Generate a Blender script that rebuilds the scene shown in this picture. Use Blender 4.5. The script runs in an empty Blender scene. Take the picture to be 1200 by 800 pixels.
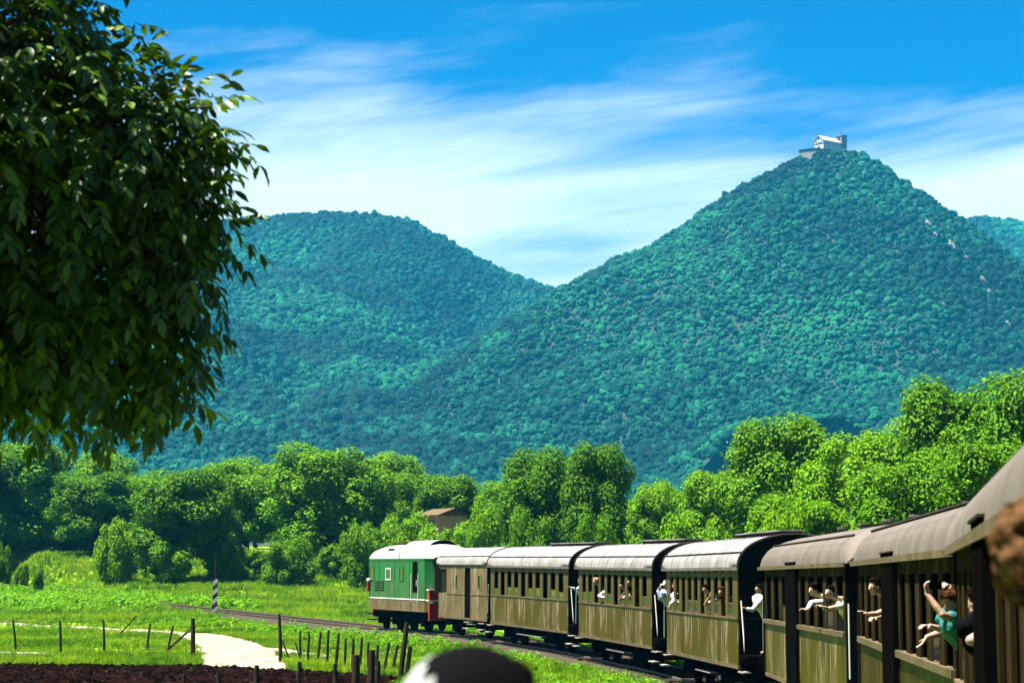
import bpy, bmesh, math, random
import numpy as np
from mathutils import Vector, Matrix, noise as mnoise
R = math.radians
random.seed(7)
rng = np.random.default_rng(11)
sc = bpy.context.scene
C = sc.collection

# ------------------------------------------------------------------ camera, sky, sun, exposure
CAMZ = 3.0
PITCH = math.atan(280 / 2400)
cam_d = bpy.data.cameras.new('camera'); cam = bpy.data.objects.new('camera', cam_d); C.objects.link(cam)
cam.location = (0, 0, CAMZ); cam.rotation_euler = (R(90) + PITCH, 0, 0)
cam_d.lens = 72; cam_d.sensor_width = 36; cam_d.clip_start = 0.05; cam_d.clip_end = 12000
cam_d.dof.use_dof = True; cam_d.dof.focus_distance = 60; cam_d.dof.aperture_fstop = 5.0
sc.camera = cam
SUN = Vector((-0.32, -0.07, 0.945)).normalized()          # towards the sun
sun_el = math.asin(SUN.z); sun_az = math.atan2(SUN.x, SUN.y)
world = bpy.data.worlds.new('World'); sc.world = world; world.use_nodes = True
sd = bpy.data.lights.new('sun', 'SUN'); so = bpy.data.objects.new('sun', sd); C.objects.link(so)
sd.energy = 5.0; sd.angle = R(0.53); sd.color = (1, 0.95, 0.86)
so.rotation_euler = (-SUN).to_track_quat('-Z', 'Y').to_euler()
sc.view_settings.view_transform = 'Standard'; sc.view_settings.look = 'None'
sc.view_settings.exposure = 2.65; sc.view_settings.gamma = 1; sc.view_settings.use_curve_mapping = False
sc.cycles.use_denoising = True; sc.cycles.max_bounces = 6; sc.cycles.diffuse_bounces = 3; sc.cycles.glossy_bounces = 2
sc.cycles.transmission_bounces = 4; sc.cycles.transparent_max_bounces = 6; sc.cycles.volume_bounces = 0
sc.cycles.caustics_reflective = False; sc.cycles.caustics_refractive = False


class NT:
    """small node helper"""
    def __init__(s, tree): s.t = tree; s.n = tree.nodes; s.l = tree.links
    def new(s, typ, ins=None, **kw):
        nd = s.n.new(typ)
        for k, v in kw.items(): setattr(nd, k, v)
        for k, v in (ins or {}).items(): s.put(nd.inputs[k], v)
        return nd
    def put(s, sock, v):
        if isinstance(v, bpy.types.NodeSocket): s.l.new(v, sock)
        elif isinstance(v, bpy.types.Node): s.l.new(v.outputs[0], sock)
        else: sock.default_value = v
    def math(s, op, a, b=0.0, c=None, clamp=False):
        nd = s.new('ShaderNodeMath', operation=op, use_clamp=clamp); s.put(nd.inputs[0], a); s.put(nd.inputs[1], b)
        if c is not None: s.put(nd.inputs[2], c)
        return nd.outputs[0]
    def ramp(s, fac, stops):
        nd = s.new('ShaderNodeValToRGB'); s.put(nd.inputs[0], fac)
        el = nd.color_ramp.elements
        while len(el) > 1: el.remove(el[-1])
        el[0].position, el[0].color = stops[0][0], (*stops[0][1], 1) if len(stops[0][1]) == 3 else stops[0][1]
        for p, c in stops[1:]:
            e = el.new(p); e.color = (*c, 1) if len(c) == 3 else c
        return nd.outputs[0]
    def mix(s, fac, a, b, mode='MIX'):
        nd = s.new('ShaderNodeMix', data_type='RGBA', blend_type=mode); s.put(nd.inputs[0], fac)
        for i, v in ((6, a), (7, b)):
            if isinstance(v, (tuple, list)) and len(v) == 3: v = (*v, 1)
            s.put(nd.inputs[i], v)
        return nd.outputs[2]
    def map_range(s, v, a, b, c=0.0, d=1.0):
        nd = s.new('ShaderNodeMapRange', interpolation_type='SMOOTHSTEP')
        for i, x in enumerate((v, a, b, c, d)): s.put(nd.inputs[i], x)
        return nd.outputs[0]


def build_world():
    w = NT(world.node_tree); w.n.clear()
    out = w.new('ShaderNodeOutputWorld'); bg = w.new('ShaderNodeBackground')
    w.l.new(bg.outputs[0], out.inputs[0])
    sky = w.new('ShaderNodeTexSky', sky_type='NISHITA', sun_disc=False)
    sky.sun_elevation = sun_el; sky.sun_rotation = sun_az; sky.altitude = 500; sky.air_density = 1.0; sky.dust_density = 0.3; sky.ozone_density = 2.5
    hs = w.new('ShaderNodeHueSaturation', {'Hue': 0.492, 'Saturation': 2.6, 'Value': 0.31, 'Color': sky.outputs[0]})
    tint = w.mix(1.0, hs.outputs[0], (0.10, 0.90, 1.24, 1), 'MULTIPLY')
    tc = w.new('ShaderNodeTexCoord'); sep = w.new('ShaderNodeSeparateXYZ', {0: tc.outputs['Generated']})
    az = w.math('ARCTAN2', sep.outputs[0], sep.outputs[1])
    el = w.math('ARCSINE', sep.outputs[2])
    # cirrus: wide streaks lying nearly along the horizon
    def streaks(sx, sy, tilt, off, scale, detail, rough=0.55, dist=0.0):
        v = w.new('ShaderNodeCombineXYZ')
        w.put(v.inputs[0], w.math('MULTIPLY', az, sx))
        w.put(v.inputs[1], w.math('MULTIPLY', w.math('ADD', el, w.math('MULTIPLY', az, tilt)), sy))
        w.put(v.inputs[2], off)
        nz = w.new('ShaderNodeTexNoise', {'Vector': v, 'Scale': scale, 'Detail': detail, 'Roughness': rough, 'Distortion': dist})
        return nz.outputs[0]
    big = streaks(1.9, 5.5, -0.10, 0.9, 1.5, 2.0)
    fine = streaks(3.2, 26.0, -0.13, 1.3, 1.6, 5.0, 0.55, 0.5)
    wisp = streaks(14.0, 60.0, -0.2, 5.1, 2.0, 4.0, 0.6, 0.8)
    # thicker veil low over the land, thinning upwards
    veil = w.map_range(el, 0.285, 0.165)
    dens = w.math('ADD', w.math('MULTIPLY', big, 0.9), w.math('MULTIPLY', fine, 0.62))
    dens = w.math('ADD', dens, w.math('MULTIPLY', wisp, 0.10))
    dens = w.math('ADD', dens, w.math('MULTIPLY', veil, 0.50))
    fac = w.map_range(dens, 0.92, 1.40)
    fac = w.math('MULTIPLY', fac, 0.93)
    cloud = (3.5, 3.75, 3.85)
    col = w.mix(fac, tint, cloud)
    w.put(bg.inputs[0], col); bg.inputs[1].default_value = 0.05
build_world()


# ------------------------------------------------------------------ helpers
def P(px, py, Y):
    """world point seen at photograph pixel (px,py) at depth Y (authoring aid for distances)"""
    u = (px - 600) / 2400; v = (400 - py) / 2400
    t = Y / (math.cos(PITCH) - v * math.sin(PITCH))
    return Vector((u * t, Y, CAMZ + t * (math.sin(PITCH) + v * math.cos(PITCH))))


def tag(o, label=None, cat=None, group=None, kind=None):
    if label: o['label'] = label
    if cat: o['category'] = cat
    if group: o['group'] = group
    if kind: o['kind'] = kind
    return o


def empty(name, loc=(0, 0, 0), rz=0.0, rx=0.0):
    o = bpy.data.objects.new(name, None); C.objects.link(o); o.empty_display_size = 0.3
    o.rotation_euler = (rx, 0, rz); o.location = loc
    return o


def link(name, mesh, mt=None, parent=None, loc=None, rot=None, scale=None):
    o = bpy.data.objects.new(name, mesh); C.objects.link(o)
    if mt and not mesh.materials: mesh.materials.append(mt)
    if parent: o.parent = parent
    if loc is not None: o.location = loc
    if rot is not None: o.rotation_euler = rot
    if scale is not None: o.scale = scale
    return o


class MB:
    def __init__(s): s.v = []; s.f = []
    def add(s, vs, fs):
        k = len(s.v); s.v += [tuple(p) for p in vs]; s.f += [tuple(i + k for i in q) for q in fs]; return s
    def box(s, x0, x1, y0, y1, z0, z1):
        vs = [(x, y, z) for z in (z0, z1) for y in (y0, y1) for x in (x0, x1)]
        return s.add(vs, [(0, 2, 3, 1), (4, 5, 7, 6), (0, 1, 5, 4), (2, 6, 7, 3), (0, 4, 6, 2), (1, 3, 7, 5)])
    def tube(s, pts, rad, n=8, cap=True):
        pts = [Vector(p) for p in pts]
        if not isinstance(rad, (list, tuple)): rad = [rad] * len(pts)
        k = len(s.v); up = Vector((0, 0, 1)); a0 = None
        for i, p in enumerate(pts):
            d = (pts[min(i + 1, len(pts) - 1)] - pts[max(i - 1, 0)]).normalized()
            if a0 is None: a0 = d.cross(up if abs(d.z) < .9 else Vector((1, 0, 0))).normalized()
            a = (a0 - d * a0.dot(d)).normalized(); b = d.cross(a); a0 = a
            for j in range(n):
                t = 2 * math.pi * j / n
                s.v.append(tuple(p + (a * math.cos(t) + b * math.sin(t)) * rad[i]))
        for i in range(len(pts) - 1):
            for j in range(n):
                s.f.append((k + i * n + j, k + i * n + (j + 1) % n, k + (i + 1) * n + (j + 1) % n, k + (i + 1) * n + j))
        if cap:
            s.f.append(tuple(k + j for j in range(n))[::-1]); m = k + (len(pts) - 1) * n
            s.f.append(tuple(m + j for j in range(n)))
        return s
    def cyl_x(s, x0, x1, y, z, r, n=20, r_in=None):
        return s.tube([(x0, y, z), (x1, y, z)], r, n)
    def ball(s, c, rx, ry=None, rz=None, nu=12, nv=8):
        ry = ry or rx; rz = rz or rx; k = len(s.v); c = Vector(c)
        for i in range(nv + 1):
            th = math.pi * i / nv
            for j in range(nu):
                ph = 2 * math.pi * j / nu
                s.v.append((c.x + rx * math.sin(th) * math.cos(ph), c.y + ry * math.sin(th) * math.sin(ph), c.z + rz * math.cos(th)))
        for i in range(nv):
            for j in range(nu):
                s.f.append((k + i * nu + j, k + (i + 1) * nu + j, k + (i + 1) * nu + (j + 1) % nu, k + i * nu + (j + 1) % nu))
        return s
    def mesh(s, name, smooth=False):
        m = bpy.data.meshes.new(name); m.from_pydata(s.v, [], s.f); m.update()
        if smooth: m.polygons.foreach_set('use_smooth', [True] * len(m.polygons))
        return m
    def build(s, name, mt, parent=None, smooth=False):
        return link(name, s.mesh(name, smooth), mt, parent)


def np_mesh(name, V, F, mt, smooth=False, parent=None):
    """V (n,3), F (m,k) arrays"""
    m = bpy.data.meshes.new(name); V = np.asarray(V, np.float32); F = np.asarray(F, np.int32)
    m.vertices.add(len(V)); m.vertices.foreach_set('co', V.ravel())
    k = F.shape[1]; m.loops.add(F.size); m.loops.foreach_set('vertex_index', F.ravel())
    m.polygons.add(len(F)); m.polygons.foreach_set('loop_start', np.arange(0, F.size, k, dtype=np.int32))
    m.update(calc_edges=True)
    if smooth: m.polygons.foreach_set('use_smooth', np.ones(len(F), bool))
    m.materials.append(mt)
    return link(name, m, None, parent)


# ------------------------------------------------------------------ materials
ALB = 0.58
def mat(name, col, rough=0.7, var=0.25, scale=3.0, metal=0.0, streak=None, streak_amt=0.0, bump=0.0, spec=0.4, coat=0.0, stretch=(1, 1, 1)):
    col = tuple(x * ALB for x in col); streak = tuple(x * ALB for x in streak) if streak else None
    m = bpy.data.materials.new(name); m.use_nodes = True
    t = NT(m.node_tree); b = t.n['Principled BSDF']
    tc = t.new('ShaderNodeTexCoord'); mp = t.new('ShaderNodeMapping', {0: tc.outputs['Object'], 3: stretch})
    n1 = t.new('ShaderNodeTexNoise', {'Vector': mp, 'Scale': scale, 'Detail': 6, 'Roughness': 0.65})
    f = t.map_range(n1.outputs[0], 0.3, 0.7)
    c = t.mix(f, tuple(x * (1 - var) for x in col), tuple(min(1, x * (1 + var)) for x in col))
    if streak:  # vehicle sides: reflected glare painted as pale streaks; roofs: dirt
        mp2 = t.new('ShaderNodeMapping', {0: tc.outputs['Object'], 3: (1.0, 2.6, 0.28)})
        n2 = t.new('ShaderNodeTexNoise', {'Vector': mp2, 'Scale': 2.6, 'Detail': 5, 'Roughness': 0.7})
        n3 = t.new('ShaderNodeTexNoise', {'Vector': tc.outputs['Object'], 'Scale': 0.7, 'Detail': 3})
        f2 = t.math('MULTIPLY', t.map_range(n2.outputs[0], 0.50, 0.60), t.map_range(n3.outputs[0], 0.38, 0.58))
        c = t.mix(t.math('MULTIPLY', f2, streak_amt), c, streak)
    t.put(b.inputs['Base Color'], c)
    t.put(b.inputs['Roughness'], t.math('ADD', t.math('MULTIPLY', f, 0.16), rough - 0.08))
    b.inputs['Metallic'].default_value = metal
    b.inputs['Specular IOR Level'].default_value = spec; b.inputs['Coat Weight'].default_value = coat
    if bump:
        n4 = t.new('ShaderNodeTexNoise', {'Vector': mp, 'Scale': scale * 4, 'Detail': 5})
        bp = t.new('ShaderNodeBump', {'Strength': bump, 'Distance': 0.03, 'Height': n4.outputs[0]}); t.put(b.inputs['Normal'], bp)
    return m


def leaf_mat(name, c_dark, c_mid, c_light, trans=0.28, island=True, rough=0.65, spec=0.08, wide=False, patch=0.0):
    c_dark, c_mid, c_light = [tuple(x * (0.70 if not wide else 0.66) for x in q) for q in (c_dark, c_mid, c_light)]
    m = bpy.data.materials.new(name); m.use_nodes = True
    t = NT(m.node_tree); b = t.n['Principled BSDF']; out = t.n['Material Output']
    geo = t.new('ShaderNodeNewGeometry'); oi = t.new('ShaderNodeObjectInfo')
    tc = t.new('ShaderNodeTexCoord')
    nz = t.new('ShaderNodeTexNoise', {'Vector': tc.outputs['Object'], 'Scale': 0.55, 'Detail': 4})
    f = t.math('MULTIPLY', geo.outputs['Random Per Island'], 0.45) if island else t.math('MULTIPLY', oi.outputs['Random'], 0.5)
    f = t.math('ADD', f, t.math('MULTIPLY', oi.outputs['Random'], 0.25 if island else 0.1))
    f = t.math('ADD', f, t.math('MULTIPLY', t.math('SUBTRACT', nz.outputs[0], 0.3), 0.6), clamp=True)
    if patch:
        npz = t.new('ShaderNodeTexNoise', {'Vector': geo.outputs['Position'], 'Scale': 0.16, 'Detail': 5, 'Roughness': 0.65})
        f = t.math('ADD', f, t.math('MULTIPLY', t.math('SUBTRACT', npz.outputs[0], 0.5), patch), clamp=True)
    if wide:    # tone noise paints light and dark slope folds among mixed stands
        nw = t.new('ShaderNodeTexNoise', {'Vector': geo.outputs['Position'], 'Scale': 0.0055, 'Detail': 6, 'Roughness': 0.62})
        f = t.math('ADD', t.math('MULTIPLY', t.math('SUBTRACT', nw.outputs[0], 0.44), 3.2), t.math('MULTIPLY', t.math('POWER', oi.outputs['Random'], 2.0), 0.65), clamp=True)
    c = t.ramp(f, [(0.0, c_dark), (0.5, c_mid), (1.0, c_light)])
    t.put(b.inputs['Base Color'], c); b.inputs['Roughness'].default_value = rough; b.inputs['Specular IOR Level'].default_value = spec
    tr = t.new('ShaderNodeBsdfTranslucent'); c2 = t.mix(1.0, c, (1.15, 1.15, 0.5, 1), 'MULTIPLY'); t.put(tr.inputs[0], c2)
    mx = t.new('ShaderNodeMixShader', {0: trans}); t.l.new(b.outputs[0], mx.inputs[1]); t.l.new(tr.outputs[0], mx.inputs[2])
    t.l.new(mx.outputs[0], out.inputs[0])
    return m


M = {}
M['leaf_a'] = leaf_mat('tree leaves', (.034, .110, .001), (.105, .265, .001), (.215, .400, .003))
M['leaf_b'] = leaf_mat('dark tree leaves', (.022, .080, .001), (.075, .205, .001), (.160, .330, .003))
M['leaf_c'] = leaf_mat('light bush leaves', (.060, .170, .001), (.125, .290, .001), (.220, .390, .004))
M['walnut'] = leaf_mat('walnut leaves', (.005, .022, .001), (.030, .080, .001), (.180, .310, .006), trans=0.24, rough=0.42, spec=0.3)
M['forest'] = leaf_mat('hill forest', (.0004, .011, .008), (.0015, .042, .026), (.011, .115, .048), trans=0.0, island=False, rough=0.8, spec=0.05, wide=True)  # teal of the distance haze is mixed into these leaf colours
M['grass'] = leaf_mat('grass blades', (.026, .095, .001), (.130, .275, .002), (.280, .365, .006), trans=0.3, island=False, patch=2.7)
M['weed'] = leaf_mat('weed leaves', (.045, .150, .001), (.095, .250, .002), (.160, .330, .004), trans=0.3, patch=1.2)
M['bark'] = mat('bark', (0.0125, 0.0092, 0.0063), 0.9, 0.4, 6, bump=0.6, stretch=(1, 1, .25))
M['soil'] = mat('ploughed soil', (.008, .0036, .0022), 0.95, 0.5, 4, bump=0.8, spec=0)
M['road'] = mat('dirt road', (0.2550, 0.2210, 0.1700), 0.95, 0.34, 1.1, bump=0.6, spec=0)
M['ballast'] = mat('ballast', (0.0595, 0.0504, 0.0385), 0.95, 0.45, 9, bump=1.0, spec=0)
M['rail'] = mat('rail steel', (.16, .11, .08), 0.5, 0.3, 5, metal=0.6)
M['sleeper'] = mat('sleeper wood', (.09, .07, .055), 0.9, 0.4, 5, bump=0.5, spec=0)
M['post'] = mat('weathered wood', (0.048, 0.034, 0.022), 0.9, 0.5, 8, bump=0.7, stretch=(1, 1, .2), spec=0.02)
M['plank'] = mat('pale plank', (0.180, 0.156, 0.120), 0.9, 0.4, 6, bump=0.5)
M['rock'] = mat('pale limestone', (0.273, 0.264, 0.246), 0.95, 0.25, .3, bump=0.8)
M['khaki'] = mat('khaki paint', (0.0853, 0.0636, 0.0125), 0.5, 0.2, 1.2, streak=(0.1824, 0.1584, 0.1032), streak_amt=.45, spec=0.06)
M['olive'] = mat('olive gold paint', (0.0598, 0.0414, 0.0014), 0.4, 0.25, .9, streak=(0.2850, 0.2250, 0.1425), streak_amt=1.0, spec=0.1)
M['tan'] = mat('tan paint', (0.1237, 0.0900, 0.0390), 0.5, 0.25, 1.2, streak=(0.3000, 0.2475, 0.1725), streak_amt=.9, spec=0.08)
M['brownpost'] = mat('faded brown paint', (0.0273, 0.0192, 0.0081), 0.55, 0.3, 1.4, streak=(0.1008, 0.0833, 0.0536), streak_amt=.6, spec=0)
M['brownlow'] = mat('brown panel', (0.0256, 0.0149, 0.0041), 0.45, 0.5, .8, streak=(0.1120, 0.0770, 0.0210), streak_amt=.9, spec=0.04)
M['ledge'] = mat('worn ledge', (0.1200, 0.0900, 0.0510), 0.6, 0.3, 3, spec=0.05)
M['roofA'] = mat('pale roof paint', (0.2635, 0.2507, 0.2380), 0.6, 0.26, 1.0, streak=(0.224, 0.205, 0.185), streak_amt=.35, spec=0.1)
M['roofB'] = mat('grey roof paint', (0.1429, 0.1221, 0.0989), 0.6, 0.16, 1.1, streak=(0.0990, 0.0834, 0.0672), streak_amt=.5, spec=0.05)
M['roofC'] = mat('white roof paint', (.44, .45, .43), 0.55, 0.12, 1.6)
M['black'] = mat('black underframe', (.004, .004, .004), 0.8, 0.4, 3, spec=0.0)
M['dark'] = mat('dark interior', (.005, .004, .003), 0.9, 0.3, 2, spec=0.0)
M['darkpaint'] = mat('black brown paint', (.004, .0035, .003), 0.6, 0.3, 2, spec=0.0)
M['seam'] = mat('dark seam', (.035, .03, .026), 0.8, 0.3, 4, spec=0)
M['white'] = mat('white enamel', (.78, .78, .76), 0.4, 0.06, 4)
M['green'] = mat('green paint', (0.0066, 0.1320, 0.0330), 0.32, 0.3, .8, streak=(0.0500, 0.1100, 0.0500), streak_amt=.5, spec=.15)
M['greenlow'] = mat('lower green paint', (0.0220, 0.1250, 0.0340), 0.35, 0.3, 1.1, streak=(0.1200, 0.1500, 0.0800), streak_amt=.9, spec=.15)
M['red'] = mat('red paint', (0.336, 0.005, 0.006), 0.4, 0.15, 2, coat=.2)
M['step'] = mat('worn step board', (0.276, 0.252, 0.216), 0.85, 0.3, 4, spec=0.05)
M['skin'] = mat('skin', (0.3060, 0.1700, 0.1105), 0.55, 0.06, 8)
M['skin_pale'] = mat('pale skin', (0.3910, 0.2465, 0.1785), 0.55, 0.06, 8)
M['hair_dark'] = mat('dark hair', (.006, .004, .003), 0.5, 0.4, 40, spec=0.0)
M['hair_brown'] = mat('brown hair', (.045, .018, .008), 0.5, 0.6, 25, spec=0.0)
M['hair_auburn'] = mat('auburn curls', (.085, .044, .020), 0.5, 0.7, 22, spec=0.0)
M['hair_blond'] = mat('blond hair', (.52, .36, .16), 0.5, 0.2, 25, spec=.08)
M['hair_white'] = mat('white hair', (.80, .76, .70), 0.6, 0.1, 25, spec=.08)
M['teal'] = mat('teal shirt', (.002, .13, .125), 0.85, 0.12, 6)
M['shirt_white'] = mat('white shirt', (.52, .52, .51), 0.9, 0.05, 6)
M['cap_grey'] = mat('pale grey cap cloth', (.30, .33, .31), 0.9, 0.25, 9, spec=0.0)
M['shirt_blue'] = mat('pale blue shirt', (.50, .60, .80), 0.9, 0.06, 6)
M['shirt_dark'] = mat('dark shirt', (.005, .005, .006), 0.9, 0.2, 6, spec=0.0)
M['shirt_red'] = mat('dark red shirt', (.20, .03, .02), 0.9, 0.2, 6)
M['shirt_brown'] = mat('brown shirt', (.16, .09, .05), 0.9, 0.2, 6)
M['plaster'] = mat('white plaster', (0.560, 0.546, 0.532), 0.9, 0.06, .3)
M['stone'] = mat('grey stone', (0.216, 0.210, 0.204), 0.9, 0.25, .4)
M['tile'] = mat('roof tile', (0.364, 0.322, 0.294), 0.9, 0.2, .5)
M['pink'] = mat('pink render', (.62, .33, .27), 0.9, 0.1, .6)
M['ground_far'] = mat('far ground', (.002, .022, .014), 1.0, 0.4, .02)


def glass_mat():
    m = bpy.data.materials.new('window glass'); m.use_nodes = True
    t = NT(m.node_tree); b = t.n['Principled BSDF']
    b.inputs['Base Color'].default_value = (.012, .014, .014, 1); b.inputs['Roughness'].default_value = 0.06
    b.inputs['Specular IOR Level'].default_value = 0.5
    return m
M['glass'] = glass_mat()


def ground_mat():
    m = bpy.data.materials.new('grassy ground'); m.use_nodes = True
    t = NT(m.node_tree); b = t.n['Principled BSDF']; tc = t.new('ShaderNodeTexCoord')
    n1 = t.new('ShaderNodeTexNoise', {'Vector': tc.outputs['Object'], 'Scale': 0.22, 'Detail': 8, 'Roughness': 0.65})
    n2 = t.new('ShaderNodeTexNoise', {'Vector': tc.outputs['Object'], 'Scale': 3.5, 'Detail': 6, 'Roughness': 0.7})
    f = t.math('ADD', t.math('MULTIPLY', n1.outputs[0], 0.6), t.math('MULTIPLY', n2.outputs[0], 0.4))
    c = t.ramp(f, [(0.36, (.030, .085, .001)), (0.5, (.090, .165, .001)), (0.62, (.160, .195, .004))])
    t.put(b.inputs['Base Color'], c); b.inputs['Roughness'].default_value = 1; b.inputs['Specular IOR Level'].default_value = 0.05
    bp = t.new('ShaderNodeBump', {'Strength': 0.8, 'Distance': 0.15, 'Height': n2.outputs[0]}); t.put(b.inputs['Normal'], bp)
    return m
M['ground'] = ground_mat()


def stripe_mat():
    m = bpy.data.materials.new('black and white diagonal stripes'); m.use_nodes = True
    t = NT(m.node_tree); b = t.n['Principled BSDF']; tc = t.new('ShaderNodeTexCoord')
    sep = t.new('ShaderNodeSeparateXYZ', {0: tc.outputs['Object']})
    s = t.math('ADD', sep.outputs[2], t.math('MULTIPLY', sep.outputs[0], -0.8))
    fr = t.math('FRACT', t.math('MULTIPLY', s, 1 / 0.62))
    nz = t.new('ShaderNodeTexNoise', {'Vector': tc.outputs['Object'], 'Scale': 6, 'Detail': 5})
    k = t.math('GREATER_THAN', fr, 0.5)
    c = t.mix(k, (.008, .008, .008), (.45, .45, .43)); c = t.mix(t.map_range(nz.outputs[0], .55, .8), c, (.25, .22, .18))
    t.put(b.inputs['Base Color'], c); b.inputs['Roughness'].default_value = 0.7
    return m
M['stripe'] = stripe_mat()

# ------------------------------------------------------------------ track line and terrain
W_COACH = 2.8
def railz(Y): return float(np.interp(Y, [-80, 45, 60, 72, 82, 95, 110, 187, 260, 330], [0, 0, .02, .12, .25, .38, .5, 1.6, 2.6, 3.3]))

# left side line of every vehicle: near point, far point
SIDES = {
    'c7': ((-0.10 - .0, -4.0), (4.26, 19.75)), 'c6': ((4.50, 20.9), (5.75, 34.4)), 'c5': ((5.87, 36.2), (6.02, 49.6)),
    'c4': ((5.65, 51.7), (4.66, 62.2)), 'c3': ((4.39, 65.0), (2.45, 75.9)), 'c2': ((2.12, 78.4), (-.94, 90.3)),
    'c1': ((-1.12, 92.6), (-3.56, 99.9)), 'loco': ((-4.14, 101.4), (-7.80, 110.2)),
}
SIDES['c7'] = ((0.59 - .1853 * 4.0, -4.0), (0.59 + .1853 * 19.75, 19.75))
def frame(key):
    (xn, yn), (xf, yf) = SIDES[key]
    d = Vector((xf - xn, yf - yn)); L = d.length; th = math.atan2(d.x, d.y)
    n = Vector((math.cos(th), -math.sin(th)))
    o = Vector((xn, yn)) + n * (W_COACH / 2)
    z0, z1 = railz(yn), railz(yf)
    return o, th, L, z0, math.atan2(z1 - z0, L)
ctr = [(-12.0, -60.0)]
for k in ('c7', 'c6', 'c5', 'c4', 'c3', 'c2', 'c1', 'loco'):
    o, th, L, z0, rx = frame(k)
    for s in ((0.25, 0.75) if k != 'c7' else (0.0, 0.45, 0.85)):
        ctr.append((o.x + math.sin(th) * L * s, o.y + math.cos(th) * L * s))
last = Vector(ctr[-1]); dirn = Vector((math.sin(R(-22.5)), math.cos(R(-22.5))))
for s in (15, 35, 60, 90, 130, 180): ctr.append(tuple(last + dirn * s))
def catmull(pts, n=14):
    out = []; p = [Vector(q) for q in pts]; p = [p[0] * 2 - p[1]] + p + [p[-1] * 2 - p[-2]]
    for i in range(1, len(p) - 2):
        for k in range(n):
            t = k / n
            out.append(0.5 * ((2 * p[i]) + (-p[i - 1] + p[i + 1]) * t + (2 * p[i - 1] - 5 * p[i] + 4 * p[i + 1] - p[i + 2]) * t * t + (-p[i - 1] + 3 * p[i] - 3 * p[i + 1] + p[i + 2]) * t ** 3))
    out.append(p[-2]); return out
TR = catmull(ctr); TRA = np.array([(p.x, p.y) for p in TR])
def track_dist(X, Y):
    X = np.asarray(X, float).ravel(); Y = np.asarray(Y, float).ravel(); best = np.full(X.shape, 1e9)
    for a, b in zip(TRA[:-1], TRA[1:]):
        d = b - a; l2 = d @ d
        t = np.clip(((X - a[0]) * d[0] + (Y - a[1]) * d[1]) / l2, 0, 1)
        best = np.minimum(best, np.hypot(X - a[0] - t * d[0], Y - a[1] - t * d[1]))
    return best

# value noise in numpy
_perm = rng.random((256, 256))
def vnoise(x, y):
    xi = np.floor(x).astype(int); yi = np.floor(y).astype(int); fx = x - xi; fy = y - yi
    fx = fx * fx * (3 - 2 * fx); fy = fy * fy * (3 - 2 * fy)
    g = lambda a, b: _perm[a & 255, b & 255]
    return (g(xi, yi) * (1 - fx) + g(xi + 1, yi) * fx) * (1 - fy) + (g(xi, yi + 1) * (1 - fx) + g(xi + 1, yi + 1) * fx) * fy
def fbm(x, y, o=4):
    s = 0; a = .5
    for i in range(o): s = s + a * (vnoise(x * 2 ** i + 17 * i, y * 2 ** i + 31 * i) - .5) * 2; a *= .5
    return s

_gy = [-100, 40, 60, 85, 110, 145, 187, 205, 250, 300, 400, 700, 1200, 1600, 2500, 4200]
_gz = [-.7, -.6, -.5, -.42, .02, .40, 1.4, 2.5, 6.0, 7.5, 10, 24, 52, 70, 100, 120]
def base_z(X, Y):
    """open ground away from the hills (arrays)"""
    X = np.asarray(X, float); Y = np.asarray(Y, float)
    z = np.interp(Y, _gy, _gz)
    z = z + np.clip((Y - 40) / 200, 0, 1) * .55 * fbm(X / 14, Y / 14, 3) + .10 * fbm(X / 3.1, Y / 3.1, 2)
    near = (Y < 330)
    if near.any():
        d = track_dist(X, Y).reshape(X.shape); rz = np.interp(Y, [-80, 45, 60, 72, 82, 95, 110, 187, 260, 330], [0, 0, .02, .12, .25, .38, .5, 1.6, 2.6, 3.3]) - .36
        w = np.clip((d - 2.2) / 5.0, 0, 1); w = w * w * (3 - 2 * w)
        w = np.where(near, w, 1)
        z = rz * (1 - w) + z * w
    return z
def gz(x, y): return float(base_z(np.array([x]), np.array([y]))[0])
def ground_at(px, py):
    """where the line of sight meets the open ground"""
    Ys = np.geomspace(20, 320, 700); pts = [P(px, py, y) for y in Ys]
    z = base_z(np.array([p.x for p in pts]), Ys)
    for p, q in zip(pts, z):
        if p.z <= q: return Vector((p.x, p.y, float(q)))
    return Vector((pts[-1].x, Ys[-1], float(z[-1])))

# hills -------------------------------------------------------------
PK = P(978, 172, 1870)
def hill_front(X, Y):
    dx = X - PK.x; dy = Y - PK.y; r = np.hypot(dx, dy) + 1e-6
    c = dx / r; s = dy / r
    L = np.interp(r, [0, 22, 59, 99, 178, 249, 297, 400, 479, 600, 750, 1100], [0, 1, 20, 42, 93, 130, 160, 228, 278, 340, 392, 480])
    Rr = np.interp(r, [0, 22, 51, 99, 170, 300, 450, 600, 900], [0, 1, 28, 70, 122, 215, 310, 390, 480])
    Fr = np.interp(r, [0, 22, 100, 200, 350, 500, 650, 800, 1100], [0, 3, 66, 140, 238, 312, 362, 398, 470])
    wl = np.where(c < 0, c * c, 0); wr = np.where(c >= 0, c * c, 0); wf = s * s
    a = np.arctan2(dy, dx)
    gul = np.clip(r / 260, 0, 1) * (30 * fbm(c * 2.4 + 9 + r / 900, s * 2.4 + r / 700 + 30, 3) + 30 * fbm((X - .5 * Y) / 210 + 4, Y / 330, 2) + 15 * fbm(X / 95, Y / 95, 3))
    return PK.z - 7 - (L * wl + Rr * wr + Fr * wf) + gul
_r2 = [(-150, 330), (0, 296), (120, 272), (220, 258), (300, 250), (350, 246), (400, 245), (440, 247), (480, 256), (520, 274), (560, 298), (600, 318), (640, 331), (700, 350), (800, 385)]
_r2x = [P(a, b, 2500).x for a, b in _r2]; _r2z = [P(a, b, 2500).z - 8 for a, b in _r2]
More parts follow.
